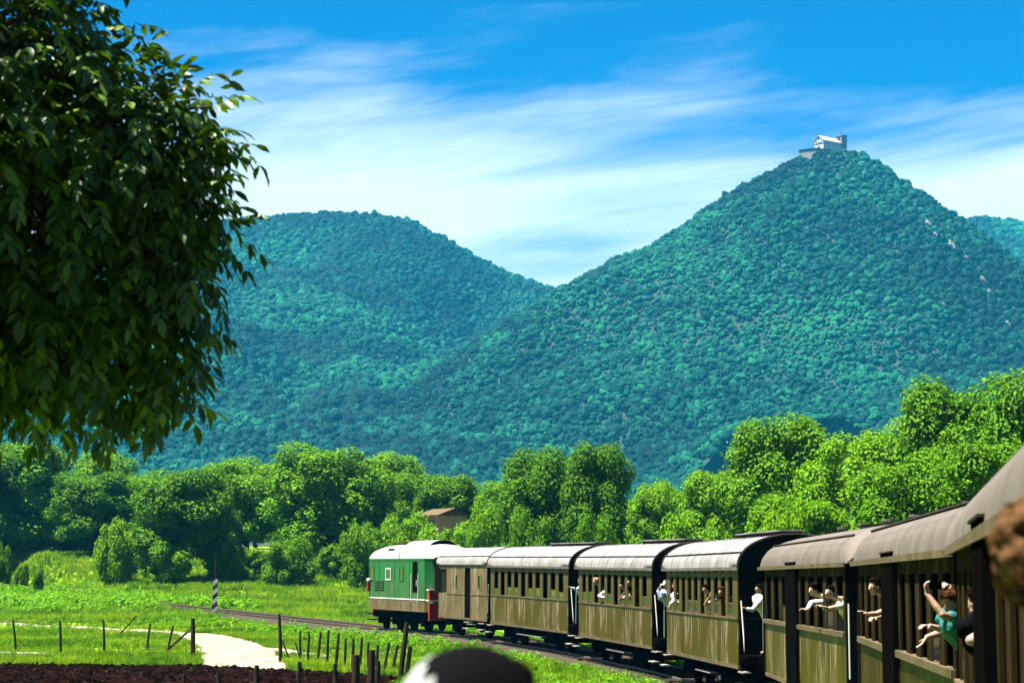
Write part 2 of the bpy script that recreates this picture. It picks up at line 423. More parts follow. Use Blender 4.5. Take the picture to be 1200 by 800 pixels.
def hill_left(X, Y):
    rz = np.interp(X, [-2400] + _r2x + [900], [_r2z[0] - 150] + _r2z + [100])
    t = np.clip((2500 - Y) / 1050, -1, 1.3)
    f = np.interp(t, [-1, 0, .12, .5, 1, 1.3], [.5, 1, .90, .5, .10, 0])
    gul = np.clip(t * 4, 0, 1) * (95 * fbm((X + .35 * Y) / 240 + 5, (Y) / 420 + 2, 4) + 14 * fbm(X / 90, Y / 90, 2))
    return 40 + (rz - 40) * f + gul
_r3 = [(1000, 262), (1080, 258), (1115, 254), (1150, 252), (1180, 256), (1220, 262), (1320, 280)]
_r3x = [P(a, b, 3000).x for a, b in _r3]; _r3z = [P(a, b, 3000).z - 8 for a, b in _r3]
def hill_far(X, Y):
    rz = np.interp(X, _r3x, _r3z); t = np.clip((3000 - Y) / 900, -1, 1.2)
    f = np.interp(t, [-1, 0, .2, 1, 1.2], [.4, 1, .86, .3, .1])
    return rz * f + np.clip(t * 4, 0, 1) * 22 * fbm(X / 150, Y / 150, 3)


def grid_obj(name, x0, x1, y0, y1, nx, ny, zf, mt, ys=None):
    xs = np.linspace(x0, x1, nx); ys = np.linspace(y0, y1, ny) if ys is None else ys; ny = len(ys)
    X, Y = np.meshgrid(xs, ys); Z = zf(X, Y)
    V = np.stack([X.ravel(), Y.ravel(), Z.ravel()], 1)
    i = np.arange(nx - 1)[None, :] + np.arange(ny - 1)[:, None] * nx; i = i.ravel()
    F = np.stack([i, i + 1, i + 1 + nx, i + nx], 1)
    return np_mesh(name, V, F, mt, True)

g1 = grid_obj('ground', -110, 110, -60, 330, 261, 1, base_z, M['ground'], ys=np.concatenate([np.linspace(-60, 50, 40), np.linspace(50.5, 130, 160), np.linspace(131, 330, 150)]))
tag(g1, 'grassy valley floor under the railway', kind='structure')
g2 = grid_obj('terrain', -2300, 2300, 322, 4100, 120, 120, lambda X, Y: np.interp(Y, _gy, _gz) + np.where(Y < 330, -1.5, -.6), M['ground_far'])
tag(g2, 'rising valley land beyond the trees', kind='structure')
gs1 = grid_obj('terrain', -2300, -109.5, -60, 330, 40, 40, lambda X, Y: np.interp(Y, _gy, _gz) - .6, M['ground']); tag(gs1, 'open land away from the railway', kind='structure')
gs2 = grid_obj('terrain', 109.5, 2300, -60, 330, 40, 40, lambda X, Y: np.interp(Y, _gy, _gz) - .6, M['ground']); tag(gs2, 'open land behind the train', kind='structure')
h1 = grid_obj('hill', PK.x - 1000, PK.x + 900, 1000, 2500, 150, 130, lambda X, Y: hill_front(X, Y), M['ground_far']); tag(h1, 'steep wooded cone hill under the church', kind='structure')
h2 = grid_obj('hill', -1500, 900, 1300, 3100, 150, 110, hill_left, M['ground_far']); tag(h2, 'broad wooded hill with rounded ridge', kind='structure')
h3 = grid_obj('hill', 300, 1500, 2100, 3600, 80, 80, hill_far, M['ground_far']); tag(h3, 'distant wooded ridge behind the cone hill', kind='structure')


# ------------------------------------------------------------------ scattering (uncountable growth) with geometry nodes
def scatter(name, pts, scl, protos, parent=None, tilt=0.15, zvar=None):
    me = bpy.data.meshes.new(name); n = len(pts)
    me.vertices.add(n); me.vertices.foreach_set('co', np.asarray(pts, np.float32).ravel())
    a = me.attributes.new('scl', 'FLOAT_VECTOR', 'POINT')
    s = np.asarray(scl, np.float32); s3 = np.stack([s, s, s * (zvar if zvar is not None else 1)], 1); a.data.foreach_set('vector', s3.ravel().astype(np.float32))
    b = me.attributes.new('rot', 'FLOAT_VECTOR', 'POINT')
    r = np.stack([rng.normal(0, tilt, n), rng.normal(0, tilt, n), rng.random(n) * 6.283], 1).astype(np.float32); b.data.foreach_set('vector', r.ravel())
    c = me.attributes.new('pick', 'INT', 'POINT'); c.data.foreach_set('value', rng.integers(0, len(protos), n).astype(np.int32))
    o = link(name, me)
    if parent: o.parent = parent
    col = bpy.data.collections.new(name + '_kinds')
    for p in protos: col.objects.link(p)
    ng = bpy.data.node_groups.new(name, 'GeometryNodeTree')
    ng.interface.new_socket(name='Geometry', in_out='INPUT', socket_type='NodeSocketGeometry')
    ng.interface.new_socket(name='Geometry', in_out='OUTPUT', socket_type='NodeSocketGeometry')
    t = NT(ng); gi = t.new('NodeGroupInput'); go = t.new('NodeGroupOutput')
    ci = t.new('GeometryNodeCollectionInfo'); ci.inputs['Collection'].default_value = col
    ci.inputs['Separate Children'].default_value = True; ci.inputs['Reset Children'].default_value = True
    def attr(nm, ty):
        nd = t.new('GeometryNodeInputNamedAttribute', data_type=ty); nd.inputs['Name'].default_value = nm; return nd.outputs['Attribute']
    e2r = t.new('FunctionNodeEulerToRotation', {0: attr('rot', 'FLOAT_VECTOR')})
    ip = t.new('GeometryNodeInstanceOnPoints'); t.put(ip.inputs['Points'], gi.outputs[0]); t.put(ip.inputs['Instance'], ci.outputs[0])
    ip.inputs['Pick Instance'].default_value = True
    t.put(ip.inputs['Instance Index'], attr('pick', 'INT')); t.put(ip.inputs['Rotation'], e2r.outputs[0]); t.put(ip.inputs['Scale'], attr('scl', 'FLOAT_VECTOR'))
    t.l.new(ip.outputs[0], go.inputs[0])
    md = o.modifiers.new('scatter', 'NODES'); md.node_group = ng
    return o


def proto_obj(name, V, F, mt, smooth=False):
    o = np_mesh(name, V, F, mt, smooth); C.objects.unlink(o); return o


def crown_blob(seed, sub=4):
    bm = bmesh.new(); bmesh.ops.create_icosphere(bm, subdivisions=sub, radius=1)
    off = Vector((seed * 7.3, seed * 3.1, seed * 5.7))
    for v in bm.verts:
        p = v.co.copy()
        k = 1 + .28 * mnoise.noise(p * 1.5 + off) + .20 * abs(mnoise.noise(p * 3.6 + off)) * 2 - .12 + .13 * mnoise.noise(p * 8 + off)
        v.co = p * k
        v.co.z *= 0.85
        if v.co.z < -.3: v.co.z = -.3 + (v.co.z + .3) * .5
    V = np.array([v.co[:] for v in bm.verts]); bm.faces.ensure_lookup_table(); F = np.array([[v.index for v in f.verts] for f in bm.faces]); bm.free()
    return proto_obj('forest_crown', V, F, M['forest'])


def forest():
    protos = [crown_blob(i) for i in range(6)]
    def fill(name, n, x0, x1, y0, y1, zf, label, smin=1.3, smax=4.0, keep=None):
        st = math.sqrt((x1 - x0) * (y1 - y0) / n); X, Y = np.meshgrid(np.arange(x0, x1, st), np.arange(y0, y1, st))
        X = X.ravel() + rng.uniform(-.5, .5, X.size) * st; Y = Y.ravel() + rng.uniform(-.5, .5, Y.size) * st
        k = np.abs(X) < .285 * Y + 40
        if keep is not None: k &= keep(X, Y)
        X, Y = X[k], Y[k]; Z = zf(X, Y)
        k = Z > np.interp(Y, _gy, _gz) - 40; X, Y, Z = X[k], Y[k], Z[k]
        s = smin + (smax - smin) * rng.random(len(X)) ** 2.4
        s *= 1 + .35 * fbm(X / 60, Y / 60, 2)
        o = scatter(name, np.stack([X, Y, Z + s * .45], 1), s, protos, tilt=.2, zvar=rng.uniform(.8, 1.8, len(X)))
        tag(o, label, 'forest', kind='stuff')
    church = lambda X, Y: (~((np.abs(X - PK.x + 4) < 27) & (Y > PK.y - 22) & (Y < PK.y + 24)))
    fill('forest', 150000, PK.x - 900, PK.x + 520, 1080, 2490, hill_front, 'dense broadleaf forest covering the cone hill', keep=church)
    fill('forest', 125000, -1000, 560, 1300, 2560, hill_left, 'dense broadleaf forest covering the broad hill', 1.8, 5.0)
    fill('forest', 9000, 520, 1100, 2450, 3050, hill_far, 'dense forest covering the distant ridge', 3.5, 7)
    fill('forest', 9000, -420, 420, 650, 1300, lambda X, Y: np.interp(Y, _gy, _gz), 'woodland filling the valley at the foot of the hills', 2.5, 5)
forest()


# ------------------------------------------------------------------ haze over the valley
hz = MB().box(-2350, 2350, -120, 4150, -6, 760).build('haze', None)
hm = bpy.data.materials.new('valley haze'); hm.use_nodes = True
_t = NT(hm.node_tree); _t.n.remove(_t.n['Principled BSDF'])
_pv = _t.new('ShaderNodeVolumePrincipled'); _pv.inputs['Color'].default_value = (.03, .55, 1.0, 1); _pv.inputs['Density'].default_value = HAZE = 0.000056
_pv.inputs['Anisotropy'].default_value = 0.0
_t.l.new(_pv.outputs[0], _t.n['Material Output'].inputs['Volume'])
hz.data.materials.append(hm); tag(hz, 'blue summer haze over the valley', 'haze', kind='stuff')


# ------------------------------------------------------------------ road, ploughed field, railway track
def ribbon(name, pts, widths, mt, lift, n=10):
    """pts ground points; a strip draped on the ground"""
    c = catmull([(p.x, p.y) for p in pts], n); ws = np.interp(np.linspace(0, 1, len(c)), np.linspace(0, 1, len(widths)), widths)
    V = []; F = []; K = 9
    for i, p in enumerate(c):
        d = (c[min(i + 1, len(c) - 1)] - c[max(i - 1, 0)]).normalized(); nn = Vector((d.y, -d.x))
        wl = ws[i] * (1 + .16 * float(fbm(np.array([i * .31]), np.array([2.0]))[0])); wr = ws[i] * (1 + .16 * float(fbm(np.array([i * .31]), np.array([9.0]))[0]))
        for k in range(K):
            s = k / (K - 1) * 2 - 1; q = p + nn * (s * (wl if s < 0 else wr) / 2)
            V.append((q.x, q.y, gz(q.x, q.y) + lift - .05 * (abs(s) > .99)))
    for i in range(len(c) - 1):
        for k in range(K - 1): F.append((i * K + k, i * K + k + 1, (i + 1) * K + k + 1, (i + 1) * K + k))
    o = np_mesh(name, V, F, mt, True); return o, c, ws
road_a = [ground_at(a, b) for a, b in ((-120, 726), (-40, 729), (30, 732), (100, 736), (165, 739), (212, 743), (250, 750), (276, 762), (284, 777), (286, 786))]
r1, rc1, rw1 = ribbon('path', road_a, [1.2, 1.2, 1.2, 1.2, 1.5, 2.4, 3.4, 3.8, 3.9, 3.9], M['road'], .05)
tag(r1, 'pale dirt track bending past the fence', kind='structure')
road_b = [ground_at(a, b) for a, b in ((-140, 760), (-60, 763), (10, 766), (60, 768), (105, 770))]
r2, rc2, rw2 = ribbon('path', road_b, [1.9, 1.9, 1.8, 1.3, .6], M['road'], .05); tag(r2, 'pale dirt strip along the ploughed field', kind='structure')
road_c = [ground_at(a, b) for a, b in ((292, 760), (340, 765), (390, 770), (440, 768), (480, 762))]
r3, rc3, rw3 = ribbon('path', road_c, [2.2, 1.6, .8, 1.0, 1.2], M['road'], .056); tag(r3, 'thin dirt trace behind the crooked palings', kind='structure')
roads = [(np.array([(p.x, p.y) for p in c]), w) for c, w in ((rc1, rw1), (rc2, rw2), (rc3, rw3))]
def road_dist(X, Y):
    b = np.full(X.shape, 1e9)
    for c, w in roads:
        for p, q in zip(c, w): b = np.minimum(b, np.hypot(X - p[0], Y - p[1]) - q / 2)
    return b

# ploughed field: clods and furrows
SOILY = lambda X: 83.5 - .28 * (X + 22) * (X > -16) + .35 * np.sin(X * .9) - (X > -9) * (X + 9) * 1.2
def soil():
    xs = np.arange(-26, -3.5, .16); V = []; nY = 210
    X = np.repeat(xs[None, :], nY, 0); top = SOILY(X) - .2 + .5 * fbm(X / .9, X * 0 + 3, 2); bot = np.full_like(X, 46.0)
    t = np.linspace(0, 1, nY)[:, None]; Y = bot + (top - bot) * t
    Z = base_z(X, Y) + .05 + .10 * np.maximum(0, fbm(X / .45, Y / .45, 3)) + .06 * np.sin((Y + .4 * X) * 5.2 + 2 * fbm(X / 2, Y / 2, 2)) + .09 * np.maximum(0, fbm(X / .22 + 7, Y / .22, 2) - .15)
    Z[-1] -= .25; Z[:, 0] -= .2; Z[:, -1] -= .25
    nx = len(xs); i = (np.arange(nx - 1)[None, :] + np.arange(nY - 1)[:, None] * nx).ravel()
    o = np_mesh('field', np.stack([X.ravel(), Y.ravel(), Z.ravel()], 1), np.stack([i, i + 1, i + 1 + nx, i + nx], 1), M['soil'], False)
    tag(o, 'dark brown freshly ploughed field', kind='structure')
    n = 4200; X = rng.uniform(-25, -4, n); Y = rng.uniform(50, 84, n); k = Y < SOILY(X) - .3; X, Y = X[k], Y[k]
    bm = bmesh.new(); bmesh.ops.create_icosphere(bm, subdivisions=2, radius=1)
    for v in bm.verts: v.co *= 1 + .5 * mnoise.noise(v.co * 1.7)
    Vv = np.array([v.co[:] for v in bm.verts]); Fv = np.array([[v.index for v in f.verts] for f in bm.faces]); bm.free()
    cl = [proto_obj('clod', Vv * (1 + .2 * q), Fv, M['soil']) for q in range(4)] + [proto_obj('stone', Vv * [1.0, .7, .4], Fv, M['ballast'])]
    cs = scatter('soil_clods', np.stack([X, Y, base_z(X, Y) + .1], 1), rng.uniform(.025, .08, len(X)), cl, tilt=.6)
    tag(cs, 'earth clods and stones strewn on the ploughed field', 'soil', kind='stuff')
soil()

def track():
    root = empty('railway_track', (0, 0, 0)); tag(root, 'single railway track curving under the train', kind='structure')
    # even arc-length samples
    seg = np.hypot(*np.diff(TRA, axis=0).T); S = np.concatenate([[0], np.cumsum(seg)])
    def at(s):
        x = np.interp(s, S, TRA[:, 0]); y = np.interp(s, S, TRA[:, 1]); return x, y
    s0 = np.interp(-20, TRA[:, 1], S); s1 = np.interp(245, TRA[:, 1], S)
    ss = np.arange(s0, s1, 1.0); V = []; F = []; prof = [(-2.3, -.40), (-1.75, -.10), (-.9, -.08), (.9, -.08), (1.75, -.10), (2.3, -.40)]
    rv = {-1: ([], []), 1: ([], [])}; rp = [(-.07, -.12), (-.07, -.10), (-.018, -.08), (-.035, -.02), (-.035, 0.0), (.035, 0.0), (.035, -.02), (.018, -.08), (.07, -.10), (.07, -.12)]
    for i, s in enumerate(ss):
        x, y = at(s); x2, y2 = at(s + .5); x0, y0 = at(s - .5); d = Vector((x2 - x0, y2 - y0)).normalized(); nn = Vector((d.y, -d.x)); z = railz(y)
        for a, b in prof: V.append((x + nn.x * a, y + nn.y * a, z + b))
        for sg in (-1, 1):
            for a, b in rp: rv[sg][0].append((x + nn.x * (a + sg * .75), y + nn.y * (a + sg * .75), z + b))
    K = len(prof)
    for i in range(len(ss) - 1):
        for k in range(K - 1): F.append((i * K + k, i * K + k + 1, (i + 1) * K + k + 1, (i + 1) * K + k))
    np_mesh('ballast', V, F, M['ballast'], False, root)
    K = len(rp)
    for sg in (-1, 1):
        f = [(i * K + k, i * K + (k + 1) % K, (i + 1) * K + (k + 1) % K, (i + 1) * K + k) for i in range(len(ss) - 1) for k in range(K)]
        np_mesh('rail', rv[sg][0], f, M['rail'], False, root)
    sl = MB().box(-1.25, 1.25, -.12, .12, -.22, -.055).mesh('sleeper'); sl.materials.append(M['sleeper'])
    sA = np.interp(60, TRA[:, 1], S); sB = np.interp(205, TRA[:, 1], S)
    for s in np.linspace(sA, sB, 230):
        x, y = at(s); x2, y2 = at(s + .5); link('sleeper', sl, None, root, (x, y, railz(y)), (0, 0, -math.atan2(x2 - x, y2 - y)))
track()


# ------------------------------------------------------------------ the train
def wheel_mesh():
    m = MB()
    m.tube([(-.06, 0, 0), (.05, 0, 0)], .44, 24); m.tube([(.05, 0, 0), (.075, 0, 0)], .48, 24)
    m.tube([(-.10, 0, 0), (-.06, 0, 0)], .12, 12)
    return m.mesh('wheel')
WHEEL = wheel_mesh(); WHEEL.materials.append(M['black'])
def running_gear(root, ys, L, w=2.8):
    """wheels, springs, axle boxes, frames below the body"""
    for y in ys:
        for sx in (-1, 1):
            link('wheel', WHEEL, None, root, (sx * .76, y, .45), (0, 0, 0 if sx < 0 else math.pi))
            b = MB().box(-.13, .13, -.15, .15, .30, .62); o = b.build('axle_box', M['black'], root); o.location.x = sx * 1.03
            o.location.y = y
            sp = MB()
            for k in range(5): sp.box(-.05, .05, -.55 + .09 * k, .55 - .09 * k, .66 - .028 * k + .05, .69 - .028 * k + .05)
            o = sp.build('leaf_spring', M['black'], root); o.location = (sx * 1.03, y, 0)
        MB().tube([(-.8, y, .45), (.8, y, .45)], .07, 10).build('axle', M['black'], root)
    MB().box(-1.0, -.9, .2, L - .2, .62, .88).box(.9, 1.0, .2, L - .2, .62, .88).box(-.9, .9, .25, .45, .62, .86).box(-.9, .9, L - .45, L - .25, .62, .86).build('underframe', M['black'], root)
    MB().box(-.5, .5, L * .42, L * .58, .35, .80).build('equipment_box', M['black'], root)
def buffers(root, L, ext):
    for y, s in ((-ext, -1), (L + ext, 1)):
        for x in (-.87, .87):
            MB().tube([(x, y - s * .45, 1.0), (x, y, 1.0)], .07, 10).tube([(x, y, 1.0), (x, y + s * .04, 1.0)], .22, 16).build('buffer', M['black'], root)
        MB().tube([(0, y - s * .4, .98), (0, y + s * .3, .96)], .045, 8).build('coupling', M['black'], root)
def arch_roof(prof, y0, y1, ends=None, th=.035):
    """prof: list of (x, z) from left eave to right eave"""
    ends = ends or []
    st = [(y0 + a, sx, sz) for a, sx, sz in ends] + [(y0 + (ends[-1][0] if ends else 0), 1, 1)] if ends else [(y0, 1, 1)]
    if ends:
        st = [(y0 + a, sx, sz) for a, sx, sz in ends]; en = [(y1 - a, sx, sz) for a, sx, sz in ends][::-1]
    else: en = [(y1, 1, 1)]
    mids = np.linspace(st[-1][0], en[0][0], 9)[1:-1]
    secs = st + [(y, 1, 1) for y in mids] + en
    m = MB(); n = len(prof); z0 = prof[0][1]
    for y, sx, sz in secs:
        for x, z in prof: m.v.append((x * sx, y, z0 + (z - z0) * sz))
    for i in range(len(secs) - 1):
        for k in range(n - 1): m.f.append((i * n + k, (i + 1) * n + k, (i + 1) * n + k + 1, i * n + k + 1))
    # underside and end caps
    k0 = len(m.v)
    for y, sx, sz in (secs[0], secs[-1]):
        for x, z in prof: m.v.append((x * sx, y, z0 + (z - z0) * sz))
    m.f.append(tuple(k0 + k for k in range(n))[::-1]); m.f.append(tuple(k0 + n + k for k in range(n)))
    m.f.append((0, n - 1, (len(secs) - 1) * n + n - 1, (len(secs) - 1) * n))
    return m
def arch_prof(w, z, rise, n=22, pw=.86):
    return [(-w * math.cos(math.pi * i / n), z + rise * math.sin(math.pi * i / n) ** pw) for i in range(n + 1)]

_copy_cache = {}
def coach_a(key, label, low, up, nwin=10, roof='roofA'):
    """light-bodied saloon with open end platforms"""
    o2, th, L, z0, rx = frame(key); w = W_COACH / 2
    root = empty('railway_carriage', (o2.x, o2.y, z0), -th, rx); tag(root, label, 'carriage', 'carriages of the train')
    zb, zs, zt, ze = .85, 2.03, 3.08, 3.30; T = .045
    body = MB().box(w - .05, w, 0, L, zb, ze).box(-w + .06, w - .05, .06, L - .06, 1.14, 1.20)
    body.box(-w + .02, w - .05, 0, .05, zb, ze + .0).box(-w + .02, w - .05, L - .05, L, zb, ze)
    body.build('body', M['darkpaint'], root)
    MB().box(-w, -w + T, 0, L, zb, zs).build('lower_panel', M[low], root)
    MB().box(-w - .012, -w + T, -.004, L + .004, zb - .05, zb + .045).build('bottom_moulding', M['ledge'], root)
    MB().box(-w - .025, -w + T + .02, -.003, L + .003, zs, zs + .045).build('waist_rail', M['ledge'], root)
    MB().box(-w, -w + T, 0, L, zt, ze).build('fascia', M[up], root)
    mg = .42; pitch = (L - 2 * mg) / nwin; ww = pitch * .60
    pm = MB().box(-w, -w + T, 0, pitch - ww, zs + .045, zt).mesh('window_post'); pm.materials.append(M[up])
    em = MB().box(-w, -w + T, 0, mg + (pitch - ww) / 2, zs + .045, zt).mesh('corner_post'); em.materials.append(M[up])
    link('corner_post', em, None, root); link('corner_post', em, None, root, (0, L - mg - (pitch - ww) / 2, 0))
    sm = MB().box(-w + .012, -w + .032, 0, ww, zs + .045, zs + .10).box(-w + .008, -w + .036, 0, ww, zs + .36, zs + .40).box(-w + .012, -w + .032, 0, .05, zs + .10, zs + .36).box(-w + .012, -w + .032, ww - .05, ww, zs + .10, zs + .36).mesh('window_sash'); sm.materials.append(M['ledge'])
    gm = MB().box(-w + .018, -w + .026, .05, ww - .05, zs + .10, zs + .36).mesh('pane'); gm.materials.append(M['glass'])
    vm = MB().tube([(-w - .012, 0, 0), (-w + .01, 0, 0)], .045, 10).mesh('ventilator_hole'); vm.materials.append(M['black'])
    rm = MB().box(-w - .012, -w, -.012, .012, zs + .045, zt + .02).mesh('beading'); rm.materials.append(M[up])
    for i in range(nwin):
        y = mg + pitch * i + (pitch - ww) / 2
        if i < nwin - 1: link('window_post', pm, None, root, (0, y + ww, 0))
        if (i * 7 + len(label)) % 3:
            s = link('window_sash', sm, None, root, (0, y, random.choice((0, 0, -.08, .03)))); link('pane', gm, None, s)
        link('ventilator_hole', vm, None, root, (0, y + ww / 2, zt + .12))
    # panel beadings on the lower side
    bm_ = MB().box(-w - .008, -w, -.015, .015, zb + .045, zs).mesh('beading'); bm_.materials.append(M[low])
    for i in range(1, 4): link('beading', bm_, None, root, (0, L * i / 4, 0))
    # benches
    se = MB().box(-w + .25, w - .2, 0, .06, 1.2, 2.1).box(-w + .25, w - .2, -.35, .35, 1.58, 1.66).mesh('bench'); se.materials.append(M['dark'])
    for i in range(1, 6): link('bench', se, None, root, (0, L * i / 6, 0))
    # roof
    e = .42
    pr = arch_prof(w + .07, ze, .84); rf = arch_roof(pr, -e, L + e).build('roof', M[roof], root, True)
    rf.data.polygons.foreach_set('use_smooth', [len(p.vertices) == 4 and abs(p.normal.y) < .5 for p in rf.data.polygons])
    k = 3; MB().tube([(pr[k][0] - .01, -e, pr[k][1] + .005), (pr[k][0] - .01, L + e, pr[k][1] + .005)], .022, 6).build('roof_seam', M['seam'], rf)
    MB().box(-w - .09, -w - .06, -e, L + e, ze - .05, ze + .03).build('gutter', M['roofB'], rf)
    for y in (-e, L + e):
        m = MB(); s = -1 if y < 0 else 1
        m.tube([(x * 1.005, y, z + .005) for x, z in pr], .035, 6).build('roof_end_rim', M['seam'], rf)
        MB().add([(x * .985, y + s * .012, z - .02) for x, z in pr], [tuple(range(len(pr)))]).build('roof_end_board', M['darkpaint'], rf)
    bt = MB().tube([(x * 1.002, 0, z + .004) for x, z in pr], .010, 5, False).mesh('roof_batten'); bt.materials.append(M[roof])
    for i in range(1, 9): link('roof_batten', bt, None, rf, (0, L * i / 9, 0))
    dz = ze + .84
    MB().box(-.28, .28, L * .02 - e * .5, L * .52, dz - .03, dz + .09).build('roof_duct', M['seam'], rf)
    MB().box(-.31, .31, L * .02 - e * .55, L * .525, dz + .09, dz + .12).build('duct_cover', M['roofA'], rf)
    # platforms, doors, rails, steps
    for y, s in ((0, -1), (L, 1)):
        MB().box(-w + .05, w - .05, min(y, y + s * .72), max(y, y + s * .72), 1.05, 1.15).build('platform', M['darkpaint'], root)
        MB().box(-.4, .4, y + (-.02 if s < 0 else .0), y + (0 if s < 0 else .02), 1.2, 3.1).build('end_door', M['black'], root)
        MB().box(-w + .01, -w + .05, min(y + s * .68, y + s * .72), max(y + s * .68, y + s * .72), 1.15, 3.3).build('platform_pillar', M['darkpaint'], root)
        MB().tube([(-w + .03, y + s * .66, 1.25), (-w + .0, y + s * .42, 2.5)], .018, 6).build('handrail', M['white'], root)
        MB().tube([(-w + .1, y + s * .70, 2.05), (w - .1, y + s * .70, 2.05)], .02, 6).tube([(-w + .1, y + s * .70, 1.6), (w - .1, y + s * .70, 1.6)], .015, 6).build('platform_railing', M['black'], root)
        for zz, dx in ((.42, .12), (.72, .02)):
            MB().box(-w - dx, -w + .22 - dx, min(y, y + s * .65), max(y, y + s * .65), zz, zz + .035).build('step', M['step'], root)
        MB().box(-w + .02, -w + .05, y + s * .3 - .02, y + s * .3 + .02, .42, 1.06).build('step_bracket', M['black'], root)
    running_gear(root, (1.6, 3.4, L - 3.4, L - 1.6), L); buffers(root, L, .95)
    MB().box(-1.32, -1.12, 4.2, L - 4.2, .50, .535).build('footboard', M['step'], root)
    return root

def coach_b(key, label, low='brownlow', up='brownpost', doors=((6.3, 8.0),), pitch=1.25, wfrac=.62, low2=None):
    """dark saloon with domed roof ends and black door bays"""
    o2, th, L, z0, rx = frame(key); w = W_COACH / 2
    root = empty('railway_carriage', (o2.x, o2.y, z0), -th, rx); tag(root, label, 'carriage', 'carriages of the train')
    zb, zs, zt, ze = .80, 2.03, 3.08, 3.30; T = .03
    MB().box(w - .05, w, 0, L, zb, ze).box(-w + .06, w - .05, .06, L - .06, 1.14, 1.20).box(-w + .02, w - .05, 0, .05, zb, ze).box(-w + .02, w - .05, L - .05, L, zb, ze).build('body', M['darkpaint'], root)
    MB().box(-w - .0, -w + T, 0, .18, zb, ze).box(-w, -w + T, L - .55, L, zb, ze).build('end_pillar', M['darkpaint'], root)
    bays = []; a = .18
    for d0, d1 in doors: bays.append((a, d0)); a = d1
    bays.append((a, L - .55))
    for j, (d0, d1) in enumerate(doors):
        MB().box(-w - .075, -w + T, d0, d1, .78, ze + .07).build('door_bay', M['darkpaint'], root)
        MB().box(-w - .095, -w + .02, d0 - .02, d1 + .02, ze + .07, ze + .09).build('door_cap', M['seam'], root)
        for zz, dx in ((.36, .16), (.66, .10)): MB().box(-w - dx, -w + .15, d0 + .1, d1 - .1, zz, zz + .035).build('step', M['step'], root)
    for j, (a, b) in enumerate(bays):
        lm = low2 if (low2 and j % 2 == 0) else low
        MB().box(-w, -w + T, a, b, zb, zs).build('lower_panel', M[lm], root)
        MB().box(-w - .055, -w + T + .03, a, b, zs - .02, zs + .07).build('waist_ledge', M['ledge'], root)
        MB().box(-w - .02, -w + T, a, b, zb - .03, zb + .05).build('bottom_moulding', M['ledge'], root)
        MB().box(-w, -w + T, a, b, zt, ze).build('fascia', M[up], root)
        n = max(1, int(round((b - a - .3) / pitch))); p = (b - a) / n; ww = p * wfrac
        pm = MB().box(-w, -w + T, -(p - ww) / 2, (p - ww) / 2, zs + .07, zt).mesh('window_post'); pm.materials.append(M[up])
        hp = MB().box(-w, -w + T, 0, (p - ww) / 2, zs + .07, zt).mesh('corner_post'); hp.materials.append(M[up])
        sm = MB().box(-w + .006, -w + .024, 0, ww, zs + .40, zs + .44).box(-w + .006, -w + .024, 0, .035, zs + .07, zs + .40).box(-w + .006, -w + .024, ww - .035, ww, zs + .07, zs + .40).mesh('window_sash'); sm.materials.append(M[up])
        gm = MB().box(-w + .012, -w + .018, .035, ww - .035, zs + .07, zs + .40).mesh('pane'); gm.materials.append(M['glass'])
        mu = MB().box(-w + .004, -w + .026, ww / 2 - .03, ww / 2 + .03, zs + .07, zt).mesh('window_mullion'); mu.materials.append(M[up])
        link('corner_post', hp, None, root, (0, a, 0)); link('corner_post', hp, None, root, (0, b - (p - ww) / 2, 0))
        for i in range(n):
            y = a + p * i + (p - ww) / 2
            if i < n - 1: link('window_post', pm, None, root, (0, y + ww + (p - ww) / 2, 0))
            if (i + j) % 4 == 1:
                s = link('window_sash', sm, None, root, (0, y, 0)); link('pane', gm, None, s)
    se = MB().box(-w + .25, w - .2, 0, .06, 1.2, 2.1).box(-w + .25, w - .2, -.35, .35, 1.58, 1.66).mesh('bench'); se.materials.append(M['dark'])
    for i in range(1, int(L / 2)): link('bench', se, None, root, (0, 2.0 * i, 0))
    hw = w + .06
    half = [(-hw, 0), (-hw + .015, .12), (-hw + .06, .26), (-hw + .15, .39), (-hw + .30, .50), (-hw + .55, .60), (-hw + .85, .68), (-hw + 1.15, .73), (0, .75)]
    pr = [(x, ze + z) for x, z in half] + [(-x, ze + z) for x, z in half[-2::-1]]
    ends = [(0, .97, .30), (.05, .975, .52), (.16, .985, .74), (.36, .995, .90), (.65, 1, .98), (.95, 1, 1)]
    rf = arch_roof(pr, -.28, L + .28, ends).build('roof', M['roofB'], root, True)
    rf.data.polygons.foreach_set('use_smooth', [len(p.vertices) == 4 and abs(p.normal.y) < .98 and p.normal.z > -.5 for p in rf.data.polygons])
    x, z = pr[4]; MB().tube([(x - .012, .5, z + .008), (x - .012, L - .5, z + .008)], .024, 6).build('roof_seam', M['seam'], rf)
    MB().box(-hw - .03, -hw + .0, -.25, L + .25, ze - .06, ze + .02).build('gutter', M['ledge'], rf)
    for yy in (L * .3, L * .7):
        MB().box(-.5, .5, yy - .02, yy + .02, ze + .745, ze + .79).build('roof_rib', M['seam'], rf)
    for yy in np.arange(1.5, L - 1, 3.0):
        MB().tube([(.15, yy, ze + .72), (.15, yy, ze + .86)], .10, 12).tube([(.15, yy, ze + .86), (.15, yy, ze + .90)], .16, 12).build('roof_ventilator', M['roofB'], rf)
    for y, s in ((0, -1), (L, 1)):
        MB().box(-.5, .5, min(y, y + s * .35), max(y, y + s * .35), 1.15, 3.15).build('gangway_bellows', M['black'], root)
        MB().tube([(-w + .02, y + s * .08, 1.3), (-w + .02, y + s * .08, 2.6)], .016, 6).build('handrail', M['white'], root)
    running_gear(root, (2.0, 4.2, L - 4.2, L - 2.0), L); buffers(root, L, .45)
    return root

